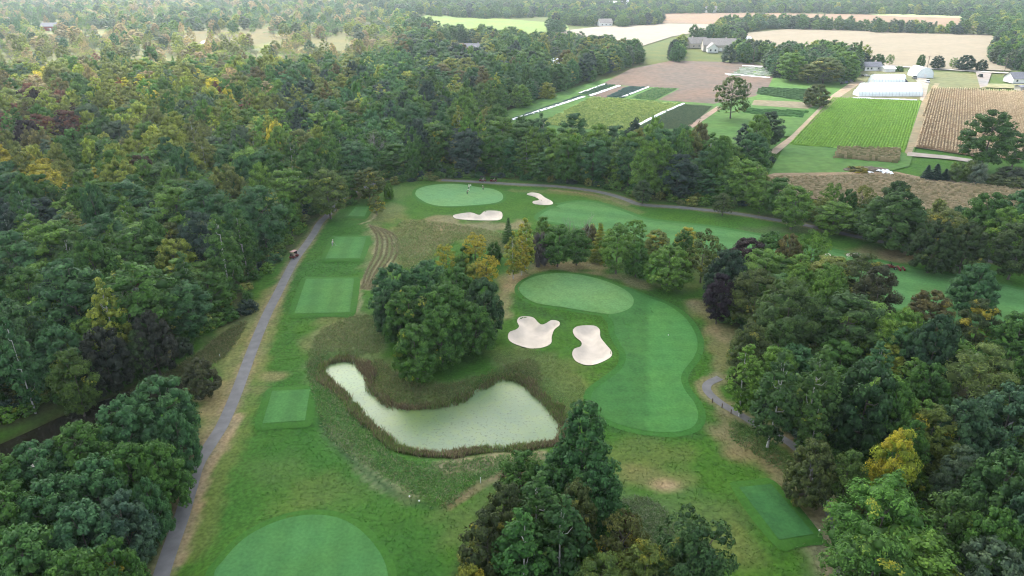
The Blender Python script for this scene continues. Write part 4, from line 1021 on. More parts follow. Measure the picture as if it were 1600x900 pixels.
 ('loose',1146,120,187,54,(.065,.105,.032),'field_tree','big loose tree standing alone among the vegetable fields',.05),
 ('maple',1277,132,168,40,(.075,.095,.035),'field_tree','small round olive tree beside the farm track',.1),
 ('oak',1545,174,268,76,(.050,.11,.035),'field_tree','tall green tree at the edge of the corn field',0),
 ('oak',1590,210,262,44,DG,'field_tree','dark tree at the frame edge beyond the corn field',0),
 ('spruce',1450,258,281,20,(.02,.045,.045),'blue_spruce','blue spruce of the trio next to the grass strip',0),
 ('spruce',1464,256,282,26,(.02,.045,.045),'blue_spruce','middle and tallest blue spruce of the trio',0),
 ('spruce',1478,264,283,20,(.02,.045,.045),'blue_spruce','blue spruce of the trio next to the green shrubs',0),
 ('bush',1498,255,284,34,(.08,.13,.035),'shrub','bright green shrub beside the blue spruces',.05),
 ('bush',1530,256,288,32,(.12,.16,.12),'shrub','silvery shrub in the hedge by the corn field',0),
 ('bush',1518,252,280,24,(.1,.14,.05),'shrub','pale green shrub behind the silvery one',0),
 ('bush',1552,274,290,34,(.09,.12,.05),'shrub','low olive shrub in the hedge below the tall tree',0),
 ('bush',1585,278,296,36,(.09,.12,.05),'shrub','low olive shrub at the frame edge beside the tan field',0),
 ('bush',1580,262,282,50,(.045,.06,.04),'shrub','dark shrub clump behind the low olive shrubs',0),
 ('maple',1440,85,107,13,DG,'roadside_tree','first and smallest roadside tree, beside the white domed shed',0),
 ('maple',1466,87,108,22,(.022,.048,.03),'roadside_tree','dark round roadside tree second from the domed shed',0),
 ('loose',1491,90,109,12,MG,'roadside_tree','thin pale roadside tree between two dark round ones',0),
 ('maple',1510,86,110,29,(.022,.048,.03),'roadside_tree','widest dark round roadside tree',0),
 ('maple',1535,93,111,18,(.022,.048,.03),'roadside_tree','dark roadside tree at the field entrance',0),
 ('maple',1373,84,104,22,DG,'roadside_tree','dark tree behind the farmhouse',0),
 ('loose',1391,85,103,12,MG,'roadside_tree','thin tree by the wheat behind the farmhouse',0),
 ('bush',1405,103,113,15,DG,'shrub','dark shrub between the greenhouse and the domed shed',0),
 ('spruce',1343,62,112,20,DG,'spruce_tree','tallest dark spruce behind the farmhouse',0),
 ('spruce',1308,70,100,16,DG,'spruce_tree','leaning dark spruce among the farm trees',0),
 ('spruce',1217,88,122,22,(.018,.04,.03),'spruce_tree','dark spruce at the field corner of the farm wood',0),
 ('oak',1290,90,132,54,(.08,.11,.035),'field_tree','broad olive tree in front of the farm wood',.12),
 ('oak',1320,80,125,42,MG,'field_tree','green tree beside the greenhouses',.03),
 ('oak',1238,82,128,44,MG,'field_tree','green tree at the ploughed field end of the farm wood',0),
 ('oak',1265,100,131,38,OL,'field_tree','small olive tree under the farm wood edge',.1),
 ('spruce',1325,98,122,14,(.03,.07,.04),'spruce_tree','short green spruce between olive tree and greenhouses',0),
 ('spruce',909,85,115,30,DG,'spruce_tree','dark wide spruce by the long white barn',0),
 ('oak',1203,175,232,44,(.025,.05,.028),'broadleaf_tree','tall blackish tree at the field corner of the far wood',0),
 ('spruce',776,192,205,10,DG,'conifer','tiny conifer on the edge of the meadow by the wood',0),
]
HAND = [h for h in HAND if h[7]]
hand_pos = []
for kind, cx, top, base, wpx, col, name, label, aut in HAND:
    Y = G(cx, base)[1]; H = height_for(Y, top); H = max(H, 1.5)
    dm = Y * cp + (CAM_H - .6 * H) * sp
    X = (cx - 800) / FPX * dm; W = wpx * dm / FPX
    if kind not in ('bush', 'spruce', 'bare'): W = max(W, .38 * H)
    cat = 'shrub' if kind == 'bush' else 'tree'
    place(kind, X, Y, H, W, col, name, label, cat, None, aut)
    hand_pos.append((X, Y, label, W))

# ------------------------------------------------------------------ woodland: the largest-showing trees one by one, the rest as one mass
def jgrid(poly, sp_, r=rng, jit=.36):
    a = np.array(poly); x0, y0 = a.min(0); x1, y1 = a.max(0)
    xs, ys = np.meshgrid(np.arange(x0, x1, sp_), np.arange(y0, y1, sp_ * .87)); xs = xs + (np.arange(xs.shape[0]) % 2)[:, None] * sp_ / 2
    xs = xs.ravel() + r.uniform(-jit, jit, xs.size) * sp_; ys = ys.ravel() + r.uniform(-jit, jit, ys.size) * sp_
    k = inside(poly, xs, ys); return np.column_stack([xs[k], ys[k]])
PAL = {'DG': DG, 'BG': BG, 'MG': MG, 'LG': LG_, 'YG': YG, 'OL': OL, 'YL': YL, 'RD': RD, 'PU': PU, 'BR': BR, 'SG': SG, 'TN': TN, 'BB': BB}
WORD = {'DG': 'dark green', 'BG': 'bluish green', 'MG': 'mid green', 'LG': 'light green', 'YG': 'yellow green', 'OL': 'olive', 'YL': 'yellow', 'RD': 'reddish', 'PU': 'purplish', 'BR': 'brownish', 'SG': 'silvery green', 'TN': 'tan', 'BB': 'blackish green'}
def patch(px, py, s=1.0):
    return math.sin(px * .021 * s + 1.7 * math.sin(py * .03 * s)) * math.sin(py * .05 * s + px * .008 + 2)
def choose(zone, px, py):
    """species and colour of a woodland tree from where it stands"""
    q = patch(px, py); rr = random.random()
    if zone == 'west':
        if py < 45: W_ = dict(MG=2, SG=3, BG=2.5, TN=2 if px < 560 else .5, YG=1.5, DG=1.5)
        elif py < 85 and px < 620: W_ = dict(TN=4, OL=2, SG=1.5, YG=3, MG=1, BR=.6, BG=.4)
        elif py < 150 and px < 420: W_ = dict(YG=2.5, OL=3, MG=2.2, SG=1.2, TN=1.4, DG=1, BR=.9, RD=.12, YL=.25)
        elif py < 235 and px < 120: W_ = dict(BR=2, PU=1.4, RD=1.2, OL=2.8, DG=1.5, YG=1.2)
        elif py < 260 and px < 440: W_ = dict(YG=2.2, OL=3, MG=2.4, DG=1.5, BR=1, YL=.4, RD=.12, SG=.6)
        elif py < 320 and px < 300: W_ = dict(YG=2, MG=3, OL=1.5, DG=2.5, YL=.5, BR=.5, BG=1)
        elif py < 130: W_ = dict(DG=3, BG=3, MG=2, OL=1, YG=.7, BB=1.5, BR=.3)
        elif py < 200: W_ = dict(DG=3.5, BG=4, MG=2, OL=1, YG=.7, BB=1.6, SG=.7, BR=.4, RD=.05)
        else: W_ = dict(DG=4, BG=3.5, MG=3, LG=.8, BB=1.1, OL=.4, YG=.12, BR=.08)
        if py < 110 and px < 620: K = dict(oak=3, poplar=4, bare=5 if 35 < py else 2, maple=1)
        elif py < 260 and px < 400: K = dict(oak=4, poplar=3, bare=.7, maple=2, locust=1)
        elif py > 330: K = dict(oak=4, maple=2, poplar=4, locust=1, bare=.15)
        else: K = dict(oak=5, maple=3, poplar=2.2, locust=1, bare=.12)
    elif zone == 'southwest': W_ = dict(BG=5, DG=4, BB=1.2, MG=1); K = dict(maple=6)
    elif zone == 'east': W_ = dict(DG=3.5, BG=1.5, MG=4.5, BR=.2, OL=.4, LG=2.0, BB=.6, YG=.3); K = dict(maple=3, oak=3, locust=1.5, poplar=1)
    elif zone == 'fieldside': W_ = dict(DG=3, MG=3, OL=1, BG=1.5); K = dict(maple=2, oak=4)
    elif zone == 'south': W_ = dict(DG=4, OL=1.5, MG=2, BR=.5); K = dict(oak=3, poplar=2)
    else: W_ = dict(MG=3, BG=3, DG=2.5, SG=2, YG=.8, BB=.8); K = dict(oak=4, maple=3, poplar=1, spruce=.8)
    if q > .35:
        for k in ('YG', 'OL', 'LG', 'TN', 'YL'): W_[k] = W_.get(k, 0) * 1.9
    if q < -.35:
        for k in ('DG', 'BG', 'BB'): W_[k] = W_.get(k, 0) * 2.2
    c = random.choices(list(W_), list(W_.values()))[0]; k = random.choices(list(K), list(K.values()))[0]
    return k, c
cand = []
def add_zone(zone, poly, spf, hr, wr):
    P_ = np.array(poly)
    # spacing grows with distance: work in distance bands
    for lo, hi in ((40, 260), (260, 420), (420, 700), (700, 1100), (1100, 1700)):
        s_ = spf * {40: 1, 260: 1.08, 420: 1.2, 700: 1.4, 1100: 1.65}[lo]
        a = P_.min(0); b2 = P_.max(0)
        if b2[1] < lo or a[1] > hi: continue
        xl = hi * .82 + 40
        box = [(max(a[0], -xl), max(a[1], lo)), (min(b2[0], xl), max(a[1], lo)), (min(b2[0], xl), min(b2[1], hi)), (max(a[0], -xl), min(b2[1], hi))]
        pts = jgrid(box, s_); pts = pts[inside(poly, pts[:, 0], pts[:, 1])]
        for x, y in pts:
            px, py = project(x, y, 8)
            if px < -130 or px > 1730 or py > 1080: continue
            cand.append((zone, x, y, px, py, random.uniform(*hr), random.uniform(*wr) * (s_ / spf) ** .8))
add_zone('west', WOODS['west'], 7.6, (9, 19), (7, 14))
add_zone('east', WOODS['east'], 7.0, (8, 13), (7, 10))
add_zone('fieldside', WOODS['fieldside'], 7.0, (8, 12), (7, 9.5))
add_zone('south', WOODS['south'], 7.5, (8, 11), (6, 8))
FAR_WOODS = [
 [(1205,122),(1240,128),(1330,130),(1345,112),(1350,100),(1300,88),(1200,92),(1195,108)],
 [(1120,42),(1200,40),(1352,47),(1352,49),(1200,45),(1150,54),(1115,56)],
 [(1360,48),(1555,54),(1555,56),(1360,51)],
 [(640,24),(760,30),(1000,22),(1200,21),(1440,24),(1600,28),(1750,20),(1750,-4),(500,-4),(560,10)],
 [(1545,100),(1560,60),(1500,34),(1600,30),(1800,30),(1800,118),(1590,112)],
 [(1040,98),(1060,76),(1080,62),(1140,56),(1160,66),(1152,85),(1200,96),(1165,100),(1050,97)],
 [(868,38),(950,44),(1030,38),(1035,30),(940,22),(860,30)],
 [(850,46),(880,50),(870,54)], [(1150,92),(1200,98),(1200,90)],
 [(700,60),(760,66),(850,72),(940,80),(1000,88),(1000,98),(940,120),(880,100),(700,80)],
]
for i, p in enumerate(FAR_WOODS): add_zone('far', GP(p), 6.5 if i not in (3,) else 8.5, (9, 16), (7, 10.5))
add_zone('ring', [(-1500, 1650), (1500, 1650), (1500, 1700), (-1500, 1700)], 10, (10, 16), (9, 13))
# keep clear of single trees, buildings and open ground
CLEAR = [(62,38,98,58), (1066,56,1150,94), (852,86,900,120), (700,62,758,98), (1345,98,1392,116), (930,30,960,46), (1355,100,1460,120)]
CLR = []
for x0, y0, x1, y1 in CLEAR: CLR.append(GP([(x0, y1 + 4), (x1, y1 + 4), (x1, y0 + 8), (x0, y0 + 8)]))
CLR += [GP([(300,82),(430,80),(420,46),(290,50)]), GP([(480,84),(560,86),(570,62),(480,60)]), grow(CREEK, 2.5), grow(CREEK2, 2.5)]
xy = np.array([(c[1], c[2]) for c in cand]); ok = np.ones(len(cand), bool)
for i_, p in enumerate(CLR): ok &= ~(inside(p, xy[:, 0], xy[:, 1]) & ((rng.random(len(xy)) < .8) if 7 <= i_ < 9 else True))
for x, y, r_ in list(TREES):
    ok &= np.hypot(xy[:, 0] - x, xy[:, 1] - y) > min(r_ * .95 + 1.2, 5.5)
for L_, g_ in ((PATH_A, 6.3), (PATH_B, 3.8), (PATH_C, 3.6)): ok &= seg_dist(L_, xy[:, 0], xy[:, 1]) > g_
for zn, mg in (('west', .8), ('southwest', .4), ('east', 2.5), ('fieldside', 2.0)):
    zi = np.array([c[0] == zn and c[2] < 320 for c in cand]); ok[zi] &= sdist(WOODS[zn], xy[zi, 0], xy[zi, 1]) < -mg
cand = [c for c, k in zip(cand, ok) if k]
cand = [c for c in cand if not (c[0] == 'west' and c[4] < 118 - .06 * max(c[3], 0) and c[3] < 620 and random.random() < .6)]
# size in the picture decides who stands alone
def shown(c):
    zone, x, y, px, py, h, w_ = c
    if not (-40 < px < 1640 and -20 < py < 940): return -1
    return h * w_ / (y * y + 4900)
cand.sort(key=shown, reverse=True)
NAME = {'maple': 'maple_tree', 'oak': 'broadleaf_tree', 'poplar': 'poplar_tree', 'locust': 'locust_tree', 'bare': 'dead_tree', 'spruce': 'spruce_tree', 'loose': 'sapling'}
SHAPE = {'maple': 'rounded', 'oak': 'full crowned', 'poplar': 'slender', 'locust': 'feathery', 'bare': 'bare', 'spruce': 'conical', 'loose': 'thin'}
ZW = {'west': 'in the west wood', 'southwest': 'in the maples by the cart path', 'east': 'in the east wood', 'fieldside': 'in the row by the tan field', 'south': 'in the bottom grove', 'far': 'by the farm fields', 'ring': 'far off'}
LAND = [(x, y, l) for x, y, l, _ in hand_pos]
SHORT = {
 'west': [((90, 270), 'red dome maple'), ((187, 290), 'narrow golden tree'), ((347, 420), 'tall bright poplar'), ((40, 310), 'golden yellow tree'), ((160, 560), 'dark creek bush'), ((512, 320), 'path bend tree'), ((574, 310), 'far tee tree'), ((45, 500), 'fresh green edge tree'), ((290, 470), 'pointed creek meadow tree'), ((208, 500), 'pinkish maple'), ((110, 620), 'yellow green creek tree'), ((720, 285), 'far green'), ((840, 300), 'hooked far bunker'), ((1005, 318), 'single round fairway tree'), ((1131, 330), 'single loose fairway tree'), ((450, 400), 'cart on the path'), ((800, 200), 'meadow corner')],
 'southwest': [((312, 620), 'olive willow bush'), ((290, 770), 'narrowing cart path'), ((60, 690), 'creek'), ((180, 950), 'small yellow tree top'), ((120, 800), 'middle of the maples')],
 'east': [((1125, 500), 'small purple tree'), ((1398, 780), 'bright yellow tree'), ((1352, 690), 'broad dark centre maple'), ((1214, 690), 'white trunk poplar'), ((1545, 640), 'dark pool'), ((1375, 890), 'big feathery tree'), ((1240, 550), 'wide layered tree'), ((1526, 480), 'lone dark maple'), ((1600, 850), 'lower frame edge')],
 'fieldside': [((1401, 380), 'great green maple'), ((1500, 425), 'twin rounded maples'), ((1242, 355), 'oval path tree'), ((1600, 380), 'frame edge maple')],
 'south': [((905, 800), 'tallest dark tree'), ((812, 940), 'vivid pointed tree')],
 'far': [((1146, 187), 'big lone field tree'), ((1343, 110), 'tallest spruce'), ((1110, 80), 'large house'), ((880, 104), 'long white barn')], 'ring': [((800, 0), 'far fields')]}
ORD = ['', 'second ', 'third ', 'fourth ', 'fifth ', 'sixth ', 'seventh ', 'eighth ', 'ninth ', 'tenth ', 'eleventh ', 'twelfth ', 'thirteenth ', 'fourteenth ', 'fifteenth ', 'sixteenth ']
N_SINGLE = 290
rest = []; pending = []
for i, c in enumerate(cand):
    zone, x, y, px, py, h, w_ = c
    kind, cc = choose(zone, px, py)
    if kind == 'bare': h *= .85
    if kind == 'poplar': w_ *= .72; h *= 1.05
    if kind == 'spruce': w_ *= .6
    if zone == 'west' and py < 110 and px < 620: h *= .8; w_ *= .8
    if i < N_SINGLE and shown(c) > 0: pending.append((zone, x, y, px, py, h, w_, kind, cc))
    else: rest.append((zone, x, y, px, py, h, w_, kind, cc))
buckets = {}
for t in pending:
    zone, x, y, px, py, h, w_, kind, cc = t
    best = min(SHORT[zone], key=lambda s: math.hypot(G(*s[0])[0] - x, G(*s[0])[1] - y)); lx, ly = G(*best[0])
    dx, dy = x - lx, y - ly
    if abs(dy) > abs(dx) * 1.2: rel = 'behind' if dy > 0 else 'in front of'
    else: rel = 'beside'
    side = ''
    if rel == 'beside': side = ', fairway side' if (dx > 0) == (zone in ('west', 'southwest')) else ', far side'
    buckets.setdefault((WORD[cc], SHAPE[kind], rel, best[1], side, zone), []).append((math.hypot(dx, dy), t))
for key, lst in buckets.items():
    lst.sort(key=lambda q: q[0])
    for i, (_, t) in enumerate(lst):
        zone, x, y, px, py, h, w_, kind, cc = t
        lab = f"{ORD[min(i, 15)]}{key[0]} {key[1]} tree {key[2]} the {key[3]}{key[4]}"
        col = PAL[cc]; aut = random.choice((0, 0, 0, 0, 0, .04, .09)) if cc != 'YL' else .2
        place(kind, x, y, h, w_, col, NAME[kind], lab, 'tree', 'trees standing ' + ZW[zone], aut)

# low growth under the trees and along the wood edges
under = []
for zn, mg in (('west', -.5), ('southwest', 1.0), ('east', -.2), ('fieldside', .3), ('south', 1.0)):
    a = np.array(WOODS[zn]); box = [(max(a[:, 0].min(), -240), a[:, 1].min()), (min(a[:, 0].max(), 240), a[:, 1].min()), (min(a[:, 0].max(), 240), min(a[:, 1].max(), 330)), (max(a[:, 0].min(), -240), min(a[:, 1].max(), 330))]
    g_ = jgrid(box, 3.1); d_ = sdist(WOODS[zn], g_[:, 0], g_[:, 1], 10)
    k_ = d_ < -mg; k_ &= np.abs(g_[:, 0]) < g_[:, 1] * .85 + 25
    for L_ in (PATH_A, PATH_B, PATH_C): k_ &= seg_dist(L_, g_[:, 0], g_[:, 1]) > (4.2 if L_ is PATH_A else 2.6)
    for p_ in (CREEK, CREEK2): k_ &= sdist(p_, g_[:, 0], g_[:, 1], 9) > 3.0
    for x, y in g_[k_]:
        if random.random() < .82: under.append((zn, x, y, 0, 300, random.uniform(1.0, 3.0), random.uniform(2.4, 4.6), 'bush', random.choice(('DG', 'DG', 'MG', 'BG', 'OL', 'BB', 'MG'))))
rest += under
# the far mass: one object of instances
LIB = bpy.data.collections.new('woodland_models')
FAR = {}
def far_proto(kind, crown, trunk, H, W):
    me = crown if crown is not None else trunk
    o = bpy.data.objects.new('woodland_model_%02d' % len(LIB.objects), me); LIB.objects.link(o); FAR.setdefault(kind, []).append((len(LIB.objects) - 1, H, W))
def lod(H, W, z0, prof, n, rf, s, fl, P, K, ls, **kw):
    C, Rr = lobes_profile(H, W, z0, prof, n, rf, s, **{k: v for k, v in kw.items() if k in ('inner',)})
    return crown_mesh('woodland_crown', C, Rr, fl, P, K, ls, s + 1, mat_=M['leaf_far'], **{k: v for k, v in kw.items() if k != 'inner'}), H, W
for s in range(3):
    me_, H, W = lod(12, 10, .8, p_dome, 40, .15, 200 + s, .85, 8, 7, .52, jit=.4, core=.85); far_proto('maple', me_, None, H, W)
for s in range(3):
    me_, H, W = lod(15, 9, 1, p_oval, 36, .165, 210 + s, .85, 8, 7, .52, jit=.6, core=.8); far_proto('oak', me_, None, H, W)
for s in range(2):
    me_, H, W = lod(17, 6, 1.5, p_pop, 34, .165, 220 + s, 1.1, 6, 8, .46, jit=.7, core=.6); far_proto('poplar', me_, None, H, W)
me_, H, W = lod(13, 11, 1.5, p_dome, 32, .16, 230, .5, 9, 8, .52, jit=.6, core=.7, up=.6); far_proto('locust', me_, None, H, W)
C = []; Rr = []
for i in range(44):
    t = (i / 44) ** 1.1; rad = 3.0 * (1 - t) + .1; th = i * 2.4; C.append((math.cos(th) * rad * .68, math.sin(th) * rad * .68, .6 + 13 * t - .2 * rad)); Rr.append(.5 + .34 * rad)
far_proto('spruce', crown_mesh('woodland_crown', np.array(C), np.array(Rr), .4, 6, 8, .42, 240, core=.75, mat_=M['leaf_far']), None, 14.5, 6.4)
me_, H, W = lod(4.6, 5.2, .1, p_dome, 22, .17, 245, .9, 6, 8, .34, jit=.8, core=.8); far_proto('bush', me_, None, H, W)
tm, tips = bare_proto(250); tipsel = tips[np.random.default_rng(1).choice(len(tips), 60, replace=False)]
bm_c = crown_mesh('woodland_crown', tipsel, np.full(60, .8), 1.3, 3, 7, .26, 251, core=0, mat_=M['leaf_far'], jit=1.0)
# thin-leaved tree: bare limbs and sparse leaves in one model
def join_np(a, b):
    bm = bmesh.new(); bm.from_mesh(a); bm.from_mesh(b)
    me = bpy.data.meshes.new('woodland_thin_tree'); bm.to_mesh(me); bm.free()
    na = len(a.polygons)
    me.materials.append(M['bark_grey']); me.materials.append(M['leaf_far'])
    mi = np.zeros(len(me.polygons), np.int32); mi[na:] = 1; me.polygons.foreach_set('material_index', mi); return me
far_proto('bare', join_np(tm, bm_c), None, 13, 7)
# country beyond the frame
for zone_lo, zone_hi, s_ in ((1700, 2600, 22), (2600, 4200, 42)):
    xs, ys = np.meshgrid(np.arange(-2600, 2600, s_), np.arange(zone_lo, zone_hi, s_)); xs = xs.ravel() + rng.uniform(-.4, .4, xs.size) * s_; ys = ys.ravel() + rng.uniform(-.4, .4, ys.size) * s_
    k = (np.sin(xs * .006 + 1) * np.sin(ys * .009) > -.25) & (np.abs(xs) < ys * .85)
    for x, y in zip(xs[k], ys[k]):
        rest.append(('ring', x, y, *project(x, y, 8), random.uniform(10, 16), random.uniform(14, 20), random.choice(('oak', 'maple')), random.choice(('MG', 'BG', 'DG', 'SG'))))
n = len(rest); P3 = np.zeros((n, 3)); vi = np.zeros(n, np.int32); rot = np.zeros((n, 3)); scl = np.ones((n, 3)); tint = np.ones((n, 4))
for i, (zone, x, y, px, py, h, w_, kind, cc) in enumerate(rest):
    v_, H, W = random.choice(FAR[kind if kind in FAR else 'oak'])
    P3[i] = (x, y, 0); vi[i] = v_; rot[i, 2] = random.uniform(0, 6.28); scl[i] = (w_ / W, w_ / W, h / H)
    c = np.array(PAL[cc]) * random.uniform(.8, 1.25) * np.array([random.uniform(.92, 1.08), 1, random.uniform(.92, 1.08)])
    if zone == 'west' and px < 640: c = c * (1.35 if py < 95 else 1.35 if py < 270 else 1.12)  # west trees lightened with distance: sunlit haze put into the tint
    tint[i, :3] = c; tint[i, 3] = 1 - random.choice((0, 0, 0, .05, .15))
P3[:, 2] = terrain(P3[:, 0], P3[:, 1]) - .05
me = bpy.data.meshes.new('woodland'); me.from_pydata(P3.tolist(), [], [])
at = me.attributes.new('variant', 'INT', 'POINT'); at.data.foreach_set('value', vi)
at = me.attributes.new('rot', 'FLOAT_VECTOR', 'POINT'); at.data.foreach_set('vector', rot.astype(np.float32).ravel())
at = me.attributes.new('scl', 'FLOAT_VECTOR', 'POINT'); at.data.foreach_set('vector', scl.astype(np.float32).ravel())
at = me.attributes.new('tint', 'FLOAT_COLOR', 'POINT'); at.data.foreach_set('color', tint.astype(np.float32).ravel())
wo = link(bpy.data.objects.new('woodland', me)); wo['kind'] = 'stuff'; wo['label'] = 'mixed autumn woodland and hedges running to the horizon'
ng = bpy.data.node_groups.new('woodland_spread', 'GeometryNodeTree')
ng.interface.new_socket('Geometry', in_out='INPUT', socket_type='NodeSocketGeometry'); ng.interface.new_socket('Geometry', in_out='OUTPUT', socket_type='NodeSocketGeometry')
gi = ng.nodes.new('NodeGroupInput'); go = ng.nodes.new('NodeGroupOutput'); iop = ng.nodes.new('GeometryNodeInstanceOnPoints'); ci = ng.nodes.new('GeometryNodeCollectionInfo')
ci.inputs['Collection'].default_value = LIB; ci.inputs['Separate Children'].default_value = True; ci.inputs['Reset Children'].default_value = True
def nat(nm, ty):
    a = ng.nodes.new('GeometryNodeInputNamedAttribute'); a.data_type = ty; a.inputs['Name'].default_value = nm; return [s for s in a.outputs if s.enabled and s.name == 'Attribute'][0]
iop.inputs['Pick Instance'].default_value = True
e2r = ng.nodes.new('FunctionNodeEulerToRotation')
ng.links.new(gi.outputs[0], iop.inputs['Points']); ng.links.new(ci.outputs[0], iop.inputs['Instance'])
ng.links.new(nat('variant', 'INT'), iop.inputs['Instance Index']); ng.links.new(nat('rot', 'FLOAT_VECTOR'), e2r.inputs[0]); ng.links.new(e2r.outputs[0], iop.inputs['Rotation'])
ng.links.new(nat('scl', 'FLOAT_VECTOR'), iop.inputs['Scale']); ng.links.new(iop.outputs[0], go.inputs[0])
md = wo.modifiers.new('spread', 'NODES'); md.node_group = ng
print('single trees', len(TREES), 'mass', n)
# ------------------------------------------------------------------ buildings
M['slate'] = mat('slate_roof', (.13, .135, .16), .7, 0, 1.2, .2)
M['grey_roof'] = mat('grey_shingle_roof', (.20, .185, .175), .8, 0, 1.0, .2)
M['metal_roof'] = mat('pale_metal_roof', (.62, .66, .72), .5, 0, .6, .06)
M['white_wall'] = mat('white_siding', (.72, .72, .70), .7, 0, .8, .06)
M['beige_wall'] = mat('beige_siding', (.42, .38, .33), .8, 0, .8, .1)
M['red_wall'] = mat('red_barn_boards', (.26, .045, .035), .8, 0, .8, .15)
M['pane'] = mat('window_glass', (.03, .04, .05), .1, 0, None, 0, 0, .6)
M['frame'] = mat('white_frame', (.75, .75, .73), .6)
M['poly'] = mat('greenhouse_film', (.72, .78, .80), .35, 0, .7, .05, 0, .5)
M['steel'] = mat('steel', (.45, .46, .47), .4, .8)
M['black'] = mat('black_rubber', (.02, .02, .02), .8)
M['dark_glass'] = mat('car_glass', (.02, .025, .03), .1)
def gable(name, label, cat, px, py, rz, L, W, h, rise, wall, roof, wins=(), doors=(), chimney=None, oh=.5, z=0.6, group=None):
    X, Y = G(px, py); root = empty(name, (X, Y, z), R(rz)); tag(root, label, cat, group)
    bm = bmesh.new()
    vs = [(-L/2,-W/2,0),(L/2,-W/2,0),(L/2,W/2,0),(-L/2,W/2,0),(-L/2,-W/2,h),(L/2,-W/2,h),(L/2,W/2,h),(-L/2,W/2,h),(-L/2,0,h+rise),(L/2,0,h+rise)]
    V = [bm.verts.new(v) for v in vs]
    for f in ((0,1,5,4),(2,3,7,6),(1,2,6,9,5),(3,0,4,8,7)): bm.faces.new([V[i] for i in f])
    bm_obj('wall', bm, M[wall], root)
    bm = bmesh.new(); sl = rise / (W / 2); t = .22
    for s in (-1, 1):
        a = (W/2 + oh) * s; za = h - oh * sl + .05; zt = h + rise + .05
        c = [(-L/2-oh, a, za), (L/2+oh, a, za), (L/2+oh, 0, zt), (-L/2-oh, 0, zt)]
        top = [bm.verts.new((x, y, z_ + t)) for x, y, z_ in c]; bot = [bm.verts.new(v) for v in c]
        bm.faces.new(top); bm.faces.new(bot[::-1])
        for i in range(4): bm.faces.new([bot[i], bot[(i+1) % 4], top[(i+1) % 4], top[i]])
    rf = bm_obj('roof', bm, M[roof], root)
    if chimney: 
        bm = bmesh.new(); bx(bm, (chimney, W * .15, h + rise * .9 + .6), (.9, .9, 1.8)); bm_obj('chimney', bm, M['beige_wall'], rf)
    for side, u, zc, ww, hh in wins:
        bm = bmesh.new(); c = {'f': (u, -W/2 - .04, zc), 'b': (u, W/2 + .04, zc), 'l': (-L/2 - .04, u, zc), 'r': (L/2 + .04, u, zc)}[side]
        s = (ww + .2, .12, hh + .2) if side in 'fb' else (.12, ww + .2, hh + .2); bx(bm, c, s); wo_ = bm_obj('window', bm, M['frame'], root)
        bm = bmesh.new(); s = (ww, .16, hh) if side in 'fb' else (.16, ww, hh); bx(bm, c, s); bm_obj('pane', bm, M['pane'], wo_)
    for side, u, ww, hh in doors:
        bm = bmesh.new(); c = {'f': (u, -W/2 - .05, hh/2), 'l': (-L/2 - .05, u, hh/2), 'r': (L/2 + .05, u, hh/2)}[side]
        bx(bm, c, (ww, .14, hh) if side == 'f' else (.14, ww, hh)); bm_obj('door', bm, M['frame'], root)
    return root
W3 = lambda xs, z=1.7, w=1.2, h=1.3: [('f', x, z, w, h) for x in xs]
gable('farmhouse', 'grey roofed farmhouse beside the white greenhouses', 'house', 1360, 111, 0, 12, 8, 3, 2.6, 'white_wall', 'slate', W3((-4, -1.5, 3.5)), [('f', 1, 1.1, 2.1)], 3)
gable('shed', 'low shed with white roof between farmhouse and greenhouses', 'shed', 1386, 113, 8, 8, 6, 2.2, 1.3, 'white_wall', 'metal_roof', (), [('f', 0, 2, 1.9)])
gable('house', 'slate roofed house with wide white garage door at the frame edge', 'house', 1597, 130, 0, 19, 10, 3, 3.2, 'white_wall', 'slate', W3((-7,)), [('f', 0, 6, 2.4)])
gable('shed', 'dark flat roofed shed below the slate roofed house', 'shed', 1600, 143, 0, 9, 6, 2.2, .8, 'beige_wall', 'slate')
gable('house', 'large grey house main block beyond the ploughed field', 'house', 1122, 80, -6, 28, 13, 5, 5, 'beige_wall', 'grey_roof', W3((-11, -7, -3, 5, 9), 2) + W3((-9, 7), 4.2, 1, 1), [('f', 1, 2.4, 2.6)], 6)
gable('annexe', 'gabled white fronted annexe attached in front of the large grey house', 'house', 1112, 82, 84, 12, 9, 3.6, 3.6, 'white_wall', 'grey_roof', [('l', -2, 1.8, 1.4, 1.6), ('l', 2, 1.8, 1.4, 1.6)], ())
gable('house', 'smaller gabled grey house beside the large one', 'house', 1088, 75, 10, 17, 11, 4, 4.5, 'beige_wall', 'grey_roof', W3((-5, 0, 5)), (), -4)
gable('barn', 'long white barn with pale metal roof at the edge of the wood', 'barn', 879, 104, 14, 19, 8, 3, 2.2, 'white_wall', 'metal_roof', W3((-6, -2, 2, 6), 1.6, 1, .9), ())
gable('house', 'long low dark roofed house with pointed gable in the wood', 'house', 738, 83, -4, 26, 11, 3.2, 4, 'beige_wall', 'slate', W3((-9, -5, 7)), (), 5)
gable('porch', 'pointed gable porch in front of the long dark roofed house', 'house', 742, 85, 86, 8, 8, 3.2, 3.2, 'beige_wall', 'slate', [('l', 0, 1.8, 3, 1.8)], ())
gable('house', 'small pale roofed house half hidden in the wood', 'house', 680, 72, 10, 13, 9, 3, 3, 'white_wall', 'metal_roof', W3((-3, 3)), ())
gable('house', 'white roofed house behind the small pale one', 'house', 672, 58, -12, 11, 9, 3, 3, 'white_wall', 'metal_roof', W3((-3, 3)), ())
gable('barn', 'red barn with grey roof in the western marsh', 'barn', 80, 48, 4, 17, 11, 4.5, 3.5, 'red_wall', 'slate', W3((-5, 0, 5), 2, 1, 1), [('f', 2.5, 2, 2.6)])
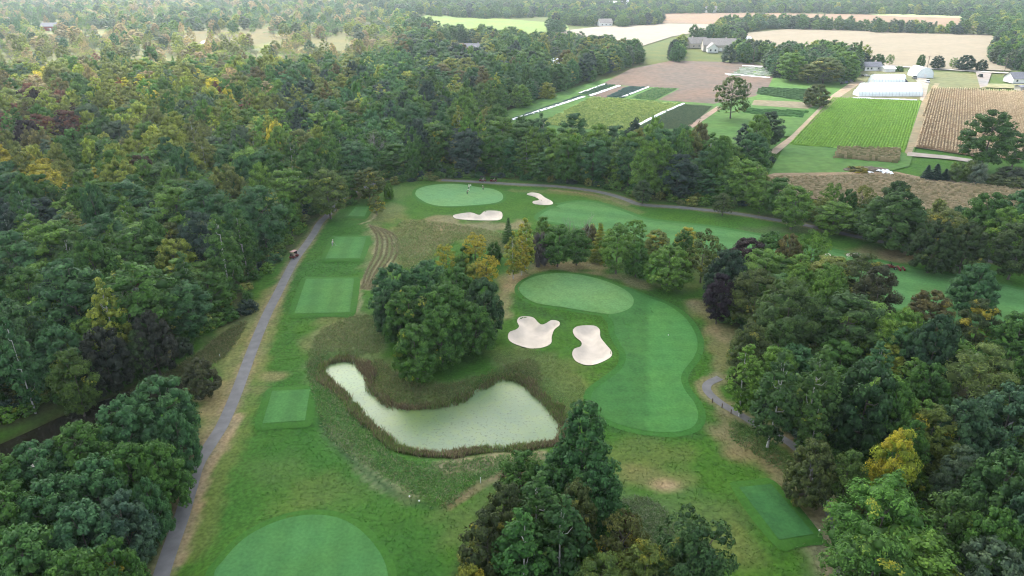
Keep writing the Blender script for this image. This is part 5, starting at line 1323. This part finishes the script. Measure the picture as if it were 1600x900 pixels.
gable('house', 'white house among the trees of the far hay field', 'house', 945, 41, 10, 16, 11, 4, 4, 'white_wall', 'grey_roof', W3((-5, 0, 5)), ())
gable('barn', 'broad white barn beyond the pale wheat', 'barn', 963, 13, 0, 24, 14, 6, 5, 'white_wall', 'metal_roof', W3((-5, 5)), ())
gable('house', 'far grey house behind the brown field', 'house', 1112, 20, 5, 20, 12, 5, 4, 'white_wall', 'grey_roof', W3((-5, 5)), ())
gable('shed', 'tiny white shed beside the wheat near the large house', 'shed', 1165, 66, 0, 8, 6, 3, 1.5, 'white_wall', 'metal_roof')
gable('house', 'white house at the far west edge of the marsh', 'house', 6, 36, 0, 16, 9, 4, 2.5, 'white_wall', 'metal_roof', W3((-4, 4)), ())
gable('shed', 'small cream shed beside the long white barn', 'shed', 836, 101, 10, 6, 5, 2.4, 1.4, 'white_wall', 'metal_roof')
X, Y = G(963, 14); bm = bmesh.new(); cyl(bm, (0, 0, 9), 3, 18, 16); s_ = bm_obj('silo', bm, M['white_wall'], None, True, (X + 18, Y, .5)); tag(s_, 'tall white silo beside the far white barn', 'silo')
bm = bmesh.new(); cyl(bm, (0, 0, 19), 3.1, 2.2, 16, 'Z', .4); bm_obj('dome', bm, M['metal_roof'], s_)

def tunnel(name, label, cat, px, py, rz, L, W, h, lift=.7, group=None, ribs=14, side=1.2):
    X, Y = G(px, py); root = empty(name, (X, Y, lift), R(rz)); tag(root, label, cat, group)
    N = 12; prof = [(-W/2, 0)] + [(-W/2 * math.cos(math.pi * i / N), side + (h - side) * math.sin(math.pi * i / N)) for i in range(N + 1)] + [(W/2, 0)]
    bm = bmesh.new(); a = [bm.verts.new((-L/2, y, z)) for y, z in prof]; b_ = [bm.verts.new((L/2, y, z)) for y, z in prof]
    for i in range(len(prof) - 1): bm.faces.new([a[i], b_[i], b_[i+1], a[i+1]])
    bm_obj('cover', bm, M['poly'], root, True)
    for x in (-L/2, L/2):
        bm = bmesh.new(); bm.faces.new([bm.verts.new((x, y, z)) for y, z in prof]); ew = bm_obj('end_wall', bm, M['poly'], root)
        bm = bmesh.new(); bx(bm, (x, 0, 1.1), (.14, 1.8, 2.2)); bm_obj('door', bm, M['frame'], ew)
    V, F = [], []
    for k in range(ribs):
        x = -L/2 + L * k / (ribs - 1); tube([(x, y * 1.01, z * 1.01 + .02) for y, z in prof], [.07] * len(prof), 4, V, F)
    o = link(bpy.data.objects.new('frame', mesh_np('frame', np.array(V), np.array(F), None, M['steel'])), root); o['kind'] = 'stuff'
    for y, z in ((-W/2, .1), (W/2, .1)):
        bm = bmesh.new(); bx(bm, (0, y, z + .15), (L + .2, .16, .5)); bm_obj('base_board', bm, M['frame'], root)
    return root
gg = 'white plastic greenhouses at the farm'
tunnel('greenhouse', 'front long white plastic greenhouse facing the bright green field', 'greenhouse', 1386, 151, 1, 37, 7.6, 3.6, group=gg, ribs=20)
tunnel('greenhouse', 'middle long white plastic greenhouse, behind the front one', 'greenhouse', 1388, 146, 1, 36, 7.6, 3.6, group=gg, ribs=20)
tunnel('greenhouse', 'third long white plastic greenhouse, just before the shorter pair', 'greenhouse', 1389, 141.3, 1, 35, 7.6, 3.8, group=gg, ribs=20)
tunnel('greenhouse', 'shorter white greenhouse directly behind the long ones', 'greenhouse', 1384, 132, 1, 20, 8, 4, group=gg, ribs=12)
tunnel('greenhouse', 'shortest and farthest white greenhouse by the farmhouse', 'greenhouse', 1386, 127.5, 1, 20, 8, 4, group=gg, ribs=12)
tunnel('hoop_barn', 'round white domed shed open toward the farmyard', 'shed', 1437, 121, 88, 13, 11, 6.4, ribs=8, side=1.5)

# white plastic covers over vegetable rows
M['fleece'] = mat('white_row_cover', (.78, .80, .82), .6, 0, .5, .05, .05)
def row_cover(p0, p1, w_, h_, label):
    a, b_ = np.array(G(*p0)), np.array(G(*p1)); d = (b_ - a) / np.linalg.norm(b_ - a); nn = np.array([-d[1], d[0]]); L = np.linalg.norm(b_ - a); m_ = max(4, int(L / 2))
    V, F = [], []; N = 6
    for i in range(m_ + 1):
        c = d * (L * i / m_ - L / 2) + nn * random.uniform(-.12, .12); ww = w_ * random.uniform(.85, 1.15); hh = h_ * random.uniform(.75, 1.2)
        for k in range(N + 1): th = math.pi * k / N; q = c + nn * (math.cos(th) * ww / 2); V.append((q[0], q[1], hh * math.sin(th)))
    for i in range(m_):
        for k in range(N): F.append((i*(N+1)+k, i*(N+1)+k+1, (i+1)*(N+1)+k+1, (i+1)*(N+1)+k))
    o = link(bpy.data.objects.new('row_cover', mesh_np('row_cover', np.array(V), np.array(F), None, M['fleece'], True)))
    c = (a + b_) / 2; o.location = (c[0], c[1], .69); tag(o, label, 'row cover', 'white plastic covers over vegetable rows')
row_cover((799,190),(912,153), 2.1, .5, 'longest white row cover along the grass by the wood')
row_cover((905,148),(946,133), 1.8, .5, 'short white row cover ending at the ploughed field corner')
row_cover((920,152),(967,136), 2.2, .5, 'white row cover in front of the brown strip')
row_cover((972,154),(1013,138), 1.4, .5, 'thin white row cover between blue green and green rows')
row_cover((980,206),(1038,177), 1.8, .5, 'thick white row cover at the near corner of the yellowish rows')
row_cover((1041,176),(1068,164), 1.6, .5, 'thin white row cover continuing the thick one')
row_cover((1133,117),(1203,123), 2.4, .3, 'pale row cover at the far end of the ploughed field')
row_cover((1160,104),(1203,106), 2.4, .3, 'farthest pale row cover beside the hedge')
row_cover((1332,155),(1432,158.5), 1.6, .5, 'white cover lying along the front greenhouse')

# ------------------------------------------------------------------ vehicles
def paint_m(name, c): return mat(name, c, .35, .1, None, 0, 0, .5)
M['maroon'] = paint_m('maroon_paint', (.13, .012, .018)); M['beige_seat'] = mat('seat_vinyl', (.45, .40, .33), .6)
CARS = {'grey': (.12, .13, .14), 'white': (.7, .7, .7), 'blue': (.03, .05, .12), 'black': (.02, .02, .022), 'silver': (.4, .41, .42), 'red': (.25, .02, .02)}
CM = {k: paint_m(k + '_car_paint', v) for k, v in CARS.items()}
def wheel(root, x, y, r_, w_):
    bm = bmesh.new(); cyl(bm, (0, 0, 0), r_, w_, 14, 'Y'); o = bm_obj('wheel', bm, M['black'], root, False, (x, y, r_))
    bm = bmesh.new(); cyl(bm, (0, 0, 0), r_ * .55, w_ + .02, 10, 'Y'); bm_obj('rim', bm, M['steel'], o)
def golf_cart(px, py, rz, label, colr='maroon'):
    X, Y = G(px, py); root = empty('golf_cart', (X, Y, tz(X, Y) + .06), R(rz)); tag(root, label, 'golf cart', 'golf carts out on the course')
    bm = bmesh.new()
    pr = [(-1.15, .35), (-1.2, .75), (-.55, .8), (-.5, .45), (.35, .40), (.5, .85), (.95, .80), (1.2, .55), (1.2, .32)]
    for s in (-1, 1): pass
    A = [bm.verts.new((x, -.58, z)) for x, z in pr]; B = [bm.verts.new((x, .58, z)) for x, z in pr]; bm.faces.new(A); bm.faces.new(B[::-1])
    for i in range(len(pr)): j = (i + 1) % len(pr); bm.faces.new([A[i], B[i], B[j], A[j]])
    bmesh.ops.recalc_face_normals(bm, faces=bm.faces); bm_obj('body', bm, M[colr], root)
    bm = bmesh.new(); bx(bm, (0, 0, 1.86), (1.9, 1.2, .07)); bmesh.ops.bevel(bm, geom=bm.edges[:], offset=.03, segments=2, affect='EDGES'); bm_obj('roof', bm, M['black'] if py < 300 else M['maroon'], root)
    for x in (-.85, .75):
        for y in (-.52, .52): V, F = [], []; tube([(x, y, .7), (x * .95, y, 1.85)], [.025, .025], 6, V, F); link(bpy.data.objects.new('roof_support', mesh_np('roof_support', np.array(V), np.array(F), None, M['black'])), root)
    bm = bmesh.new(); bx(bm, (-.15, 0, .86), (.5, 1.05, .14)); bm_obj('seat', bm, M['beige_seat'], root)
    bm = bmesh.new(); bx(bm, (-.45, 0, 1.15), (.12, 1.05, .45)); bm_obj('seat_back', bm, M['beige_seat'], root)
    bm = bmesh.new(); bx(bm, (.72, 0, 1.3), (.02, 1.0, .75)); bm_obj('windscreen', bm, M['dark_glass'], root)
    bm = bmesh.new(); cyl(bm, (-.95, .25, 1.2), .14, .85, 10); cyl(bm, (-.95, -.25, 1.2), .14, .85, 10); bm_obj('club_bags', bm, M['black'], root)
    for x in (-.78, .8):
        for y in (-.52, .52): wheel(root, x, y, .23, .2)
golf_cart(460, 405, 66, 'maroon golf cart driving on the cart path beside the west wood')
golf_cart(754, 283, 178, 'maroon golf cart parked under the trees behind the far green, nearer the green')
golf_cart(771, 283.5, 176, 'maroon golf cart parked behind its twin on the far path')
# fairway mower with its cutting units
X, Y = G(1392, 419); root = empty('fairway_mower', (X, Y, tz(X, Y) + .05), R(-10)); tag(root, 'dark red fairway mower with trailing cutting units on the grass', 'mower')
bm = bmesh.new(); bx(bm, (-.5, 0, .75), (1.5, 1.1, .6)); bx(bm, (.6, 0, .6), (.9, .8, .35)); bmesh.ops.bevel(bm, geom=bm.edges[:], offset=.08, segments=2, affect='EDGES'); bm_obj('body', bm, M['maroon'], root)
bm = bmesh.new(); bx(bm, (.15, 0, 1.0), (.5, .55, .15)); bx(bm, (-.08, 0, 1.25), (.12, .55, .5)); bm_obj('seat', bm, M['black'], root)
V, F = [], []; tube([(-.35, -.5, .9), (-.35, -.5, 1.9), (-.35, .5, 1.9), (-.35, .5, .9)], [.04] * 4, 6, V, F); link(bpy.data.objects.new('roll_bar', mesh_np('roll_bar', np.array(V), np.array(F), None, M['black'])), root)
for x, y in ((-.8, -.6), (-.8, .6), (.9, -.5), (.9, .5)): wheel(root, x, y, .36, .3)
for x, y in ((1.9, -.9), (1.9, 0), (1.9, .9), (3.0, -.5), (3.0, .5)):
    bm = bmesh.new(); cyl(bm, (x, y, .25), .22, .85, 10, 'Y'); bx(bm, (x, y, .5), (.35, .85, .08)); bm_obj('cutting_unit', bm, M['maroon'], root)
V, F = [], []; tube([(.9, 0, .45), (3.0, 0, .45)], [.05, .05], 6, V, F); tube([(1.9, -.9, .45), (1.9, .9, .45)], [.04, .04], 6, V, F); tube([(3.0, -.5, .45), (3.0, .5, .45)], [.04, .04], 6, V, F); link(bpy.data.objects.new('tow_frame', mesh_np('tow_frame', np.array(V), np.array(F), None, M['black'])), root)
def car(px, py, rz, c, label, z=.68, van=False):
    X, Y = G(px, py); root = empty('parked_car', (X, Y, z), R(rz)); tag(root, label, 'car', 'cars and vans parked at the farm')
    h1 = 1.0 if not van else 1.25; h2 = 1.5 if not van else 2.1
    def prism(pr, w_, m_, nm, bev=.05):
        bm = bmesh.new(); A = [bm.verts.new((x, -w_/2, z_)) for x, z_ in pr]; B = [bm.verts.new((x, w_/2, z_)) for x, z_ in pr]; bm.faces.new(A); bm.faces.new(B[::-1])
        for i in range(len(pr)): j = (i + 1) % len(pr); bm.faces.new([A[i], B[i], B[j], A[j]])
        bmesh.ops.recalc_face_normals(bm, faces=bm.faces); bmesh.ops.bevel(bm, geom=bm.edges[:], offset=bev, segments=2, affect='EDGES'); return bm_obj(nm, bm, m_, root)
    prism([(-2.2, .3), (-2.25, .85), (-1.9, h1), (1.0, h1), (2.1, .8), (2.25, .55), (2.2, .3)], 1.8, CM[c], 'body')
    prism([(-1.8, h1 - .05), (-1.4, h2 - .1), (.3, h2 - .1), (1.05, h1 - .05)], 1.6, M['dark_glass'], 'windows')
    prism([(-1.38, h2 - .12), (-1.3, h2), (.2, h2), (.32, h2 - .12)], 1.55, CM[c], 'roof', .02)
    for x in (-1.4, 1.4):
        for y in (-.85, .85): wheel(root, x, y, .33, .22)
car(1322, 132, 60, 'blue', 'blue car parked under the farm trees next to the track')
car(1330, 129.5, 55, 'grey', 'grey car parked between the blue car and the greenhouses')
car(1315, 133, 70, 'black', 'black car parked deepest under the farm trees')
car(1338, 120.5, 10, 'grey', 'grey car in the row behind the greenhouses, nearest the trees')
car(1346, 120.8, 6, 'black', 'black car in the middle of the row behind the greenhouses')
car(1354, 121, 6, 'silver', 'silver car at the end of the row behind the greenhouses')
car(1428, 125, 85, 'grey', 'grey van parked before the domed shed', .7, True)
car(1448, 131, 80, 'white', 'white van parked beside the domed shed', .75, True)
car(1412, 130, 5, 'blue', 'dark blue van between greenhouse and domed shed', .7, True)
car(1430, 107.2, 3, 'white', 'white car driving on the road behind the domed shed', .8)
car(1531, 122, 80, 'black', 'dark pickup on the gravel yard', .73, True)
car(1575, 127, 5, 'silver', 'silver car beside the slate roofed house', .7)

# scrap heap at the edge of the green strip
M['tarp'] = mat('white_tarp', (.66, .68, .68), .6, 0, 2, .1); M['earth'] = mat('heap_earth', (.12, .10, .07), .95, 0, 1.5, .3, .1)
X, Y = G(1352, 268); bm = bmesh.new(); bmesh.ops.create_icosphere(bm, subdivisions=4, radius=1)
for v in bm.verts: v.co.x *= 8.5; v.co.y *= 3; v.co.z = v.co.z * 1.1 + .3 * math.sin(v.co.x * 1.7) * math.cos(v.co.y * 2.1) + random.uniform(-.12, .12)
o = bm_obj('scrap_heap', bm, M['earth'], None, False, (X, Y, .55)); tag(o, 'long heap of earth and waste beside the small corn patch', 'heap')
for i, (px, py, s_, lb) in enumerate(((1384,267,1.8,'large white sheet at the end of the scrap heap'),(1372,265,1.2,'crumpled white sheet in the middle of the scrap heap'),(1364,262,1.0,'small white sheet behind the scrap heap'),(1391,270,1.1,'white tarp lying beyond the end of the heap'),(1360,268,.9,'small crumpled white sheet in front of the scrap heap'))):
    X, Y = G(px, py, 1.2); bm = bmesh.new(); bmesh.ops.create_grid(bm, x_segments=8, y_segments=8, size=s_)
    for v in bm.verts: v.co.z = .5 * s_ * (.6 + .4 * math.sin(v.co.x * 3 + i) * math.cos(v.co.y * 2.4)) + random.uniform(-.12, .12) - .35 * (v.co.x ** 2 + v.co.y ** 2) / s_ / 2
    o = bm_obj('white_sheet', bm, M['tarp'], None, False, (X, Y, .9)); tag(o, lb, 'plastic sheet')
for px, py, w_, c, lb in ((1343, 264, 34, (.16, .15, .03), 'yellow weeds growing on the scrap heap'), (1330, 262, 18, (.07, .11, .04), 'green weeds at the meadow end of the scrap heap')):
    Y = G(px, py + 6)[1]; d_ = depth(0, Y); place('bush', (px - 800) / FPX * d_, Y, 2.0, w_ * d_ / FPX, c, 'weed_bush', lb, 'shrub', None, .3)

# poles and posts
M['wood'] = mat('weathered_wood', (.16, .12, .09), .9, 0, 3, .3)
def pole(px, py, h, label):
    X, Y = G(px, py); root = empty('utility_pole', (X, Y, tz(X, Y))); tag(root, label, 'utility pole', 'wooden utility poles')
    bm = bmesh.new(); cyl(bm, (0, 0, h / 2), .22, h, 8, 'Z', .14); bm_obj('post', bm, M['wood'], root)
    bm = bmesh.new(); bx(bm, (0, 0, h - .8), (2.4, .15, .15)); bm_obj('crossarm', bm, M['wood'], root)
pole(1176, 101, 12, 'utility pole rising from the hedge by the ploughed field')
pole(1569, 113, 10, 'utility pole by the wheat at the frame edge')
pole(1448, 109, 10, 'utility pole beside the first roadside tree')
for i, (px, py, lb) in enumerate(((1113,629,'first short wooden post on the lower path, nearest its bend'),(1128,637,'second short wooden post down the lower path'),(1142,646,'third short wooden post down the lower path'))):
    X, Y = G(px, py); bm = bmesh.new(); cyl(bm, (0, 0, .4), .1, .9, 10, 'Z', .09); cyl(bm, (0, 0, .88), .1, .08, 10, 'Z', .03); o = bm_obj('wooden_post', bm, M['wood'], None, False, (X, Y, tz(X, Y))); tag(o, lb, 'post', 'short posts by the lower path')
def stake(px, py, col, label, h=1.0):
    X, Y = G(px, py); bm = bmesh.new(); cyl(bm, (0, 0, h / 2), .05, h, 8); o = bm_obj('marker_stake', bm, M[col], None, False, (X, Y, tz(X, Y) + .05)); tag(o, label, 'stake')
stake(751, 755, 'frame', 'white marker stake at the top of the bank below the pond')
stake(1044, 525, 'frame', 'tiny white distance marker on the main fairway', .35)
stake(344, 559, 'frame', 'white marker between the creek bank and the cart path', .6)
for px, py, lb in ((640, 777, 'white tee marker ball at the corner of the long grass'), (655, 784, 'second white marker ball lower along the mown edge'), (1279, 835, 'white marker beside the lower right tee'.replace('lower right', 'bottom east'))):
    X, Y = G(px, py); bm = bmesh.new(); bmesh.ops.create_uvsphere(bm, u_segments=10, v_segments=8, radius=.13); bmesh.ops.create_cone(bm, cap_ends=True, segments=8, radius1=.04, radius2=.04, depth=.3, matrix=Matrix.Translation((0, 0, -.15))); o = bm_obj('tee_marker', bm, M['frame'], None, True, (X, Y, tz(X, Y) + .2)); tag(o, lb, 'tee marker')
def flag(px, py, colr, label):
    X, Y = G(px, py); root = empty('flagstick', (X, Y, tz(X, Y) + .06)); tag(root, label, 'flagstick')
    bm = bmesh.new(); cyl(bm, (0, 0, 1.1), .025, 2.2, 8); bm_obj('pole', bm, M['frame'], root)
    bm = bmesh.new(); bmesh.ops.create_grid(bm, x_segments=6, y_segments=4, size=.5, matrix=Matrix.Translation((.28, 0, 2.0)) @ Matrix.Rotation(R(90), 4, 'X') @ Matrix.Diagonal((.55, .36, 1, 1)))
    for v in bm.verts: v.co.y += .05 * math.sin(v.co.x * 9)
    bm_obj('flag', bm, M[colr], root)
flag(734, 301, 'frame', 'white flag held up on the far green')
stake(756, 296, 'black', 'dark marker at the back edge of the far green', .8)

# ------------------------------------------------------------------ people (skinned figures)
M['skin'] = mat('skin', (.50, .30, .22), .6); M['white_cloth'] = mat('white_cloth', (.75, .75, .75), .8); M['dark_cloth'] = mat('dark_cloth', (.025, .03, .04), .85); M['hair'] = mat('brown_hair', (.05, .03, .02), .8); M['grey_cloth'] = mat('grey_cloth', (.30, .31, .33), .85)
def skin_obj(name, pts, edges, rad, m_, parent, sub=1):
    me = bpy.data.meshes.new(name); me.from_pydata(pts, edges, []); me.materials.append(m_)
    o = link(bpy.data.objects.new(name, me), parent)
    o.modifiers.new('skin', 'SKIN'); me.skin_vertices.new() if not me.skin_vertices else None
    for i, r_ in enumerate(rad): me.skin_vertices[0].data[i].radius = (r_, r_) if not isinstance(r_, tuple) else r_
    me.skin_vertices[0].data[0].use_root = True
    s = o.modifiers.new('sub', 'SUBSURF'); s.levels = sub; s.render_levels = sub
    return o
def person(px, py, rz, label, top, legs, lean=.25, swing=(.35, -.3, .75), club=True):
    X, Y = G(px, py); root = empty('person', (X, Y, tz(X, Y) + .07), R(rz)); tag(root, label, 'person', 'golfers on the course')
    l = lean; hx = l * .9
    P_ = [(0,0,.95),(l*.35,0,1.18),(l*.7,0,1.42),(hx,0,1.52),(hx+.02,0,1.60),(hx+.04,0,1.70),   # pelvis..head 0-5
          (l*.7,.19,1.40),(l*.7+.12,.24,1.14),(l*.7+swing[0],.1,.95),(l*.7,-.19,1.40),(l*.7+.12,-.24,1.14),(l*.7+swing[0],.04,.92),  # arms 6-11
          (0,.12,.88),(.04,.17,.5),(-.01,.2,.08),(.12,.22,.04),(0,-.12,.88),(.04,-.17,.5),(-.01,-.2,.08),(.12,-.22,.04)]
    E = [(0,1),(1,2),(2,3),(3,4),(4,5),(2,6),(6,7),(7,8),(2,9),(9,10),(10,11),(0,12),(12,13),(13,14),(14,15),(0,16),(16,17),(17,18),(18,19)]
    rd = [.14,.13,.15,.06,.095,.09,.06,.045,.035,.06,.045,.035,.085,.06,.045,.04,.085,.06,.045,.04]
    skin_obj('body', P_, E, rd, M['skin'], root)
    ti = [0,1,2,6,7,9,10]; mp = {v: i for i, v in enumerate(ti)}
    skin_obj('shirt', [P_[i] for i in ti], [(mp[a], mp[b]) for a, b in E if a in mp and b in mp], [rd[i] + .02 for i in ti], top, root)
    li = [0,12,13,14,16,17,18]; mp = {v: i for i, v in enumerate(li)}
    skin_obj('trousers', [P_[i] for i in li], [(mp[a], mp[b]) for a, b in E if a in mp and b in mp], [rd[i] + .02 for i in li], legs, root)
    bm = bmesh.new(); bmesh.ops.create_uvsphere(bm, u_segments=12, v_segments=8, radius=.115, matrix=Matrix.Translation((hx + .03, 0, 1.72)) @ Matrix.Diagonal((1, .95, .75, 1))); bx(bm, (hx + .14, 0, 1.72), (.12, .15, .02)); bm_obj('cap', bm, M['white_cloth'], root, True)
    if club:
        V, F = [], []; h_ = P_[11]; tube([h_, (h_[0] + .45, .05, .03)], [.012, .01], 6, V, F); tube([(h_[0] + .42, 0, .03), (h_[0] + .5, .12, .03)], [.03, .03], 6, V, F)
        o = link(bpy.data.objects.new('golf_club', mesh_np('golf_club', np.array(V), np.array(F), None, M['steel']))); o.matrix_world = Matrix.Translation(root.location) @ Matrix.Rotation(R(rz), 4, 'Z'); tag(o, 'steel golf club held by the golfer ' + ('at the tee corner' if py > 350 else 'bending over the ball'), 'golf club')
person(730, 307, 20, 'golfer in dark trousers bending over the ball on the far green', M['dark_cloth'], M['dark_cloth'], .35)
person(733, 299, 200, 'golfer in white shirt beside the flag on the far green', M['white_cloth'], M['dark_cloth'], .05, club=False)
person(520, 389, 0, 'pale clothed golfer at the corner of the second far tee', M['white_cloth'], M['grey_cloth'], .2)
person(755, 300.5, 180, 'small golfer in grey waiting at the back of the far green', M['grey_cloth'], M['dark_cloth'], .05, club=False)

# ------------------------------------------------------------------ haze
bm = bmesh.new(); bx(bm, (0, 2500, 38.5), (14000, 8400, 83)); o = bm_obj('haze', bm, None); o['kind'] = 'stuff'; o['label'] = 'thin pale summer haze over the whole landscape'
m = bpy.data.materials.new('haze_air'); m.use_nodes = True; n = m.node_tree; n.nodes.remove(n.nodes['Principled BSDF'])
pv = n.nodes.new('ShaderNodeVolumePrincipled'); pv.inputs['Color'].default_value = (.78, .92, 1, 1); pv.inputs['Density'].default_value = HAZE_DENSITY; pv.inputs['Anisotropy'].default_value = .5
n.links.new(pv.outputs[0], n.nodes['Material Output'].inputs['Volume']); o.data.materials.append(m)
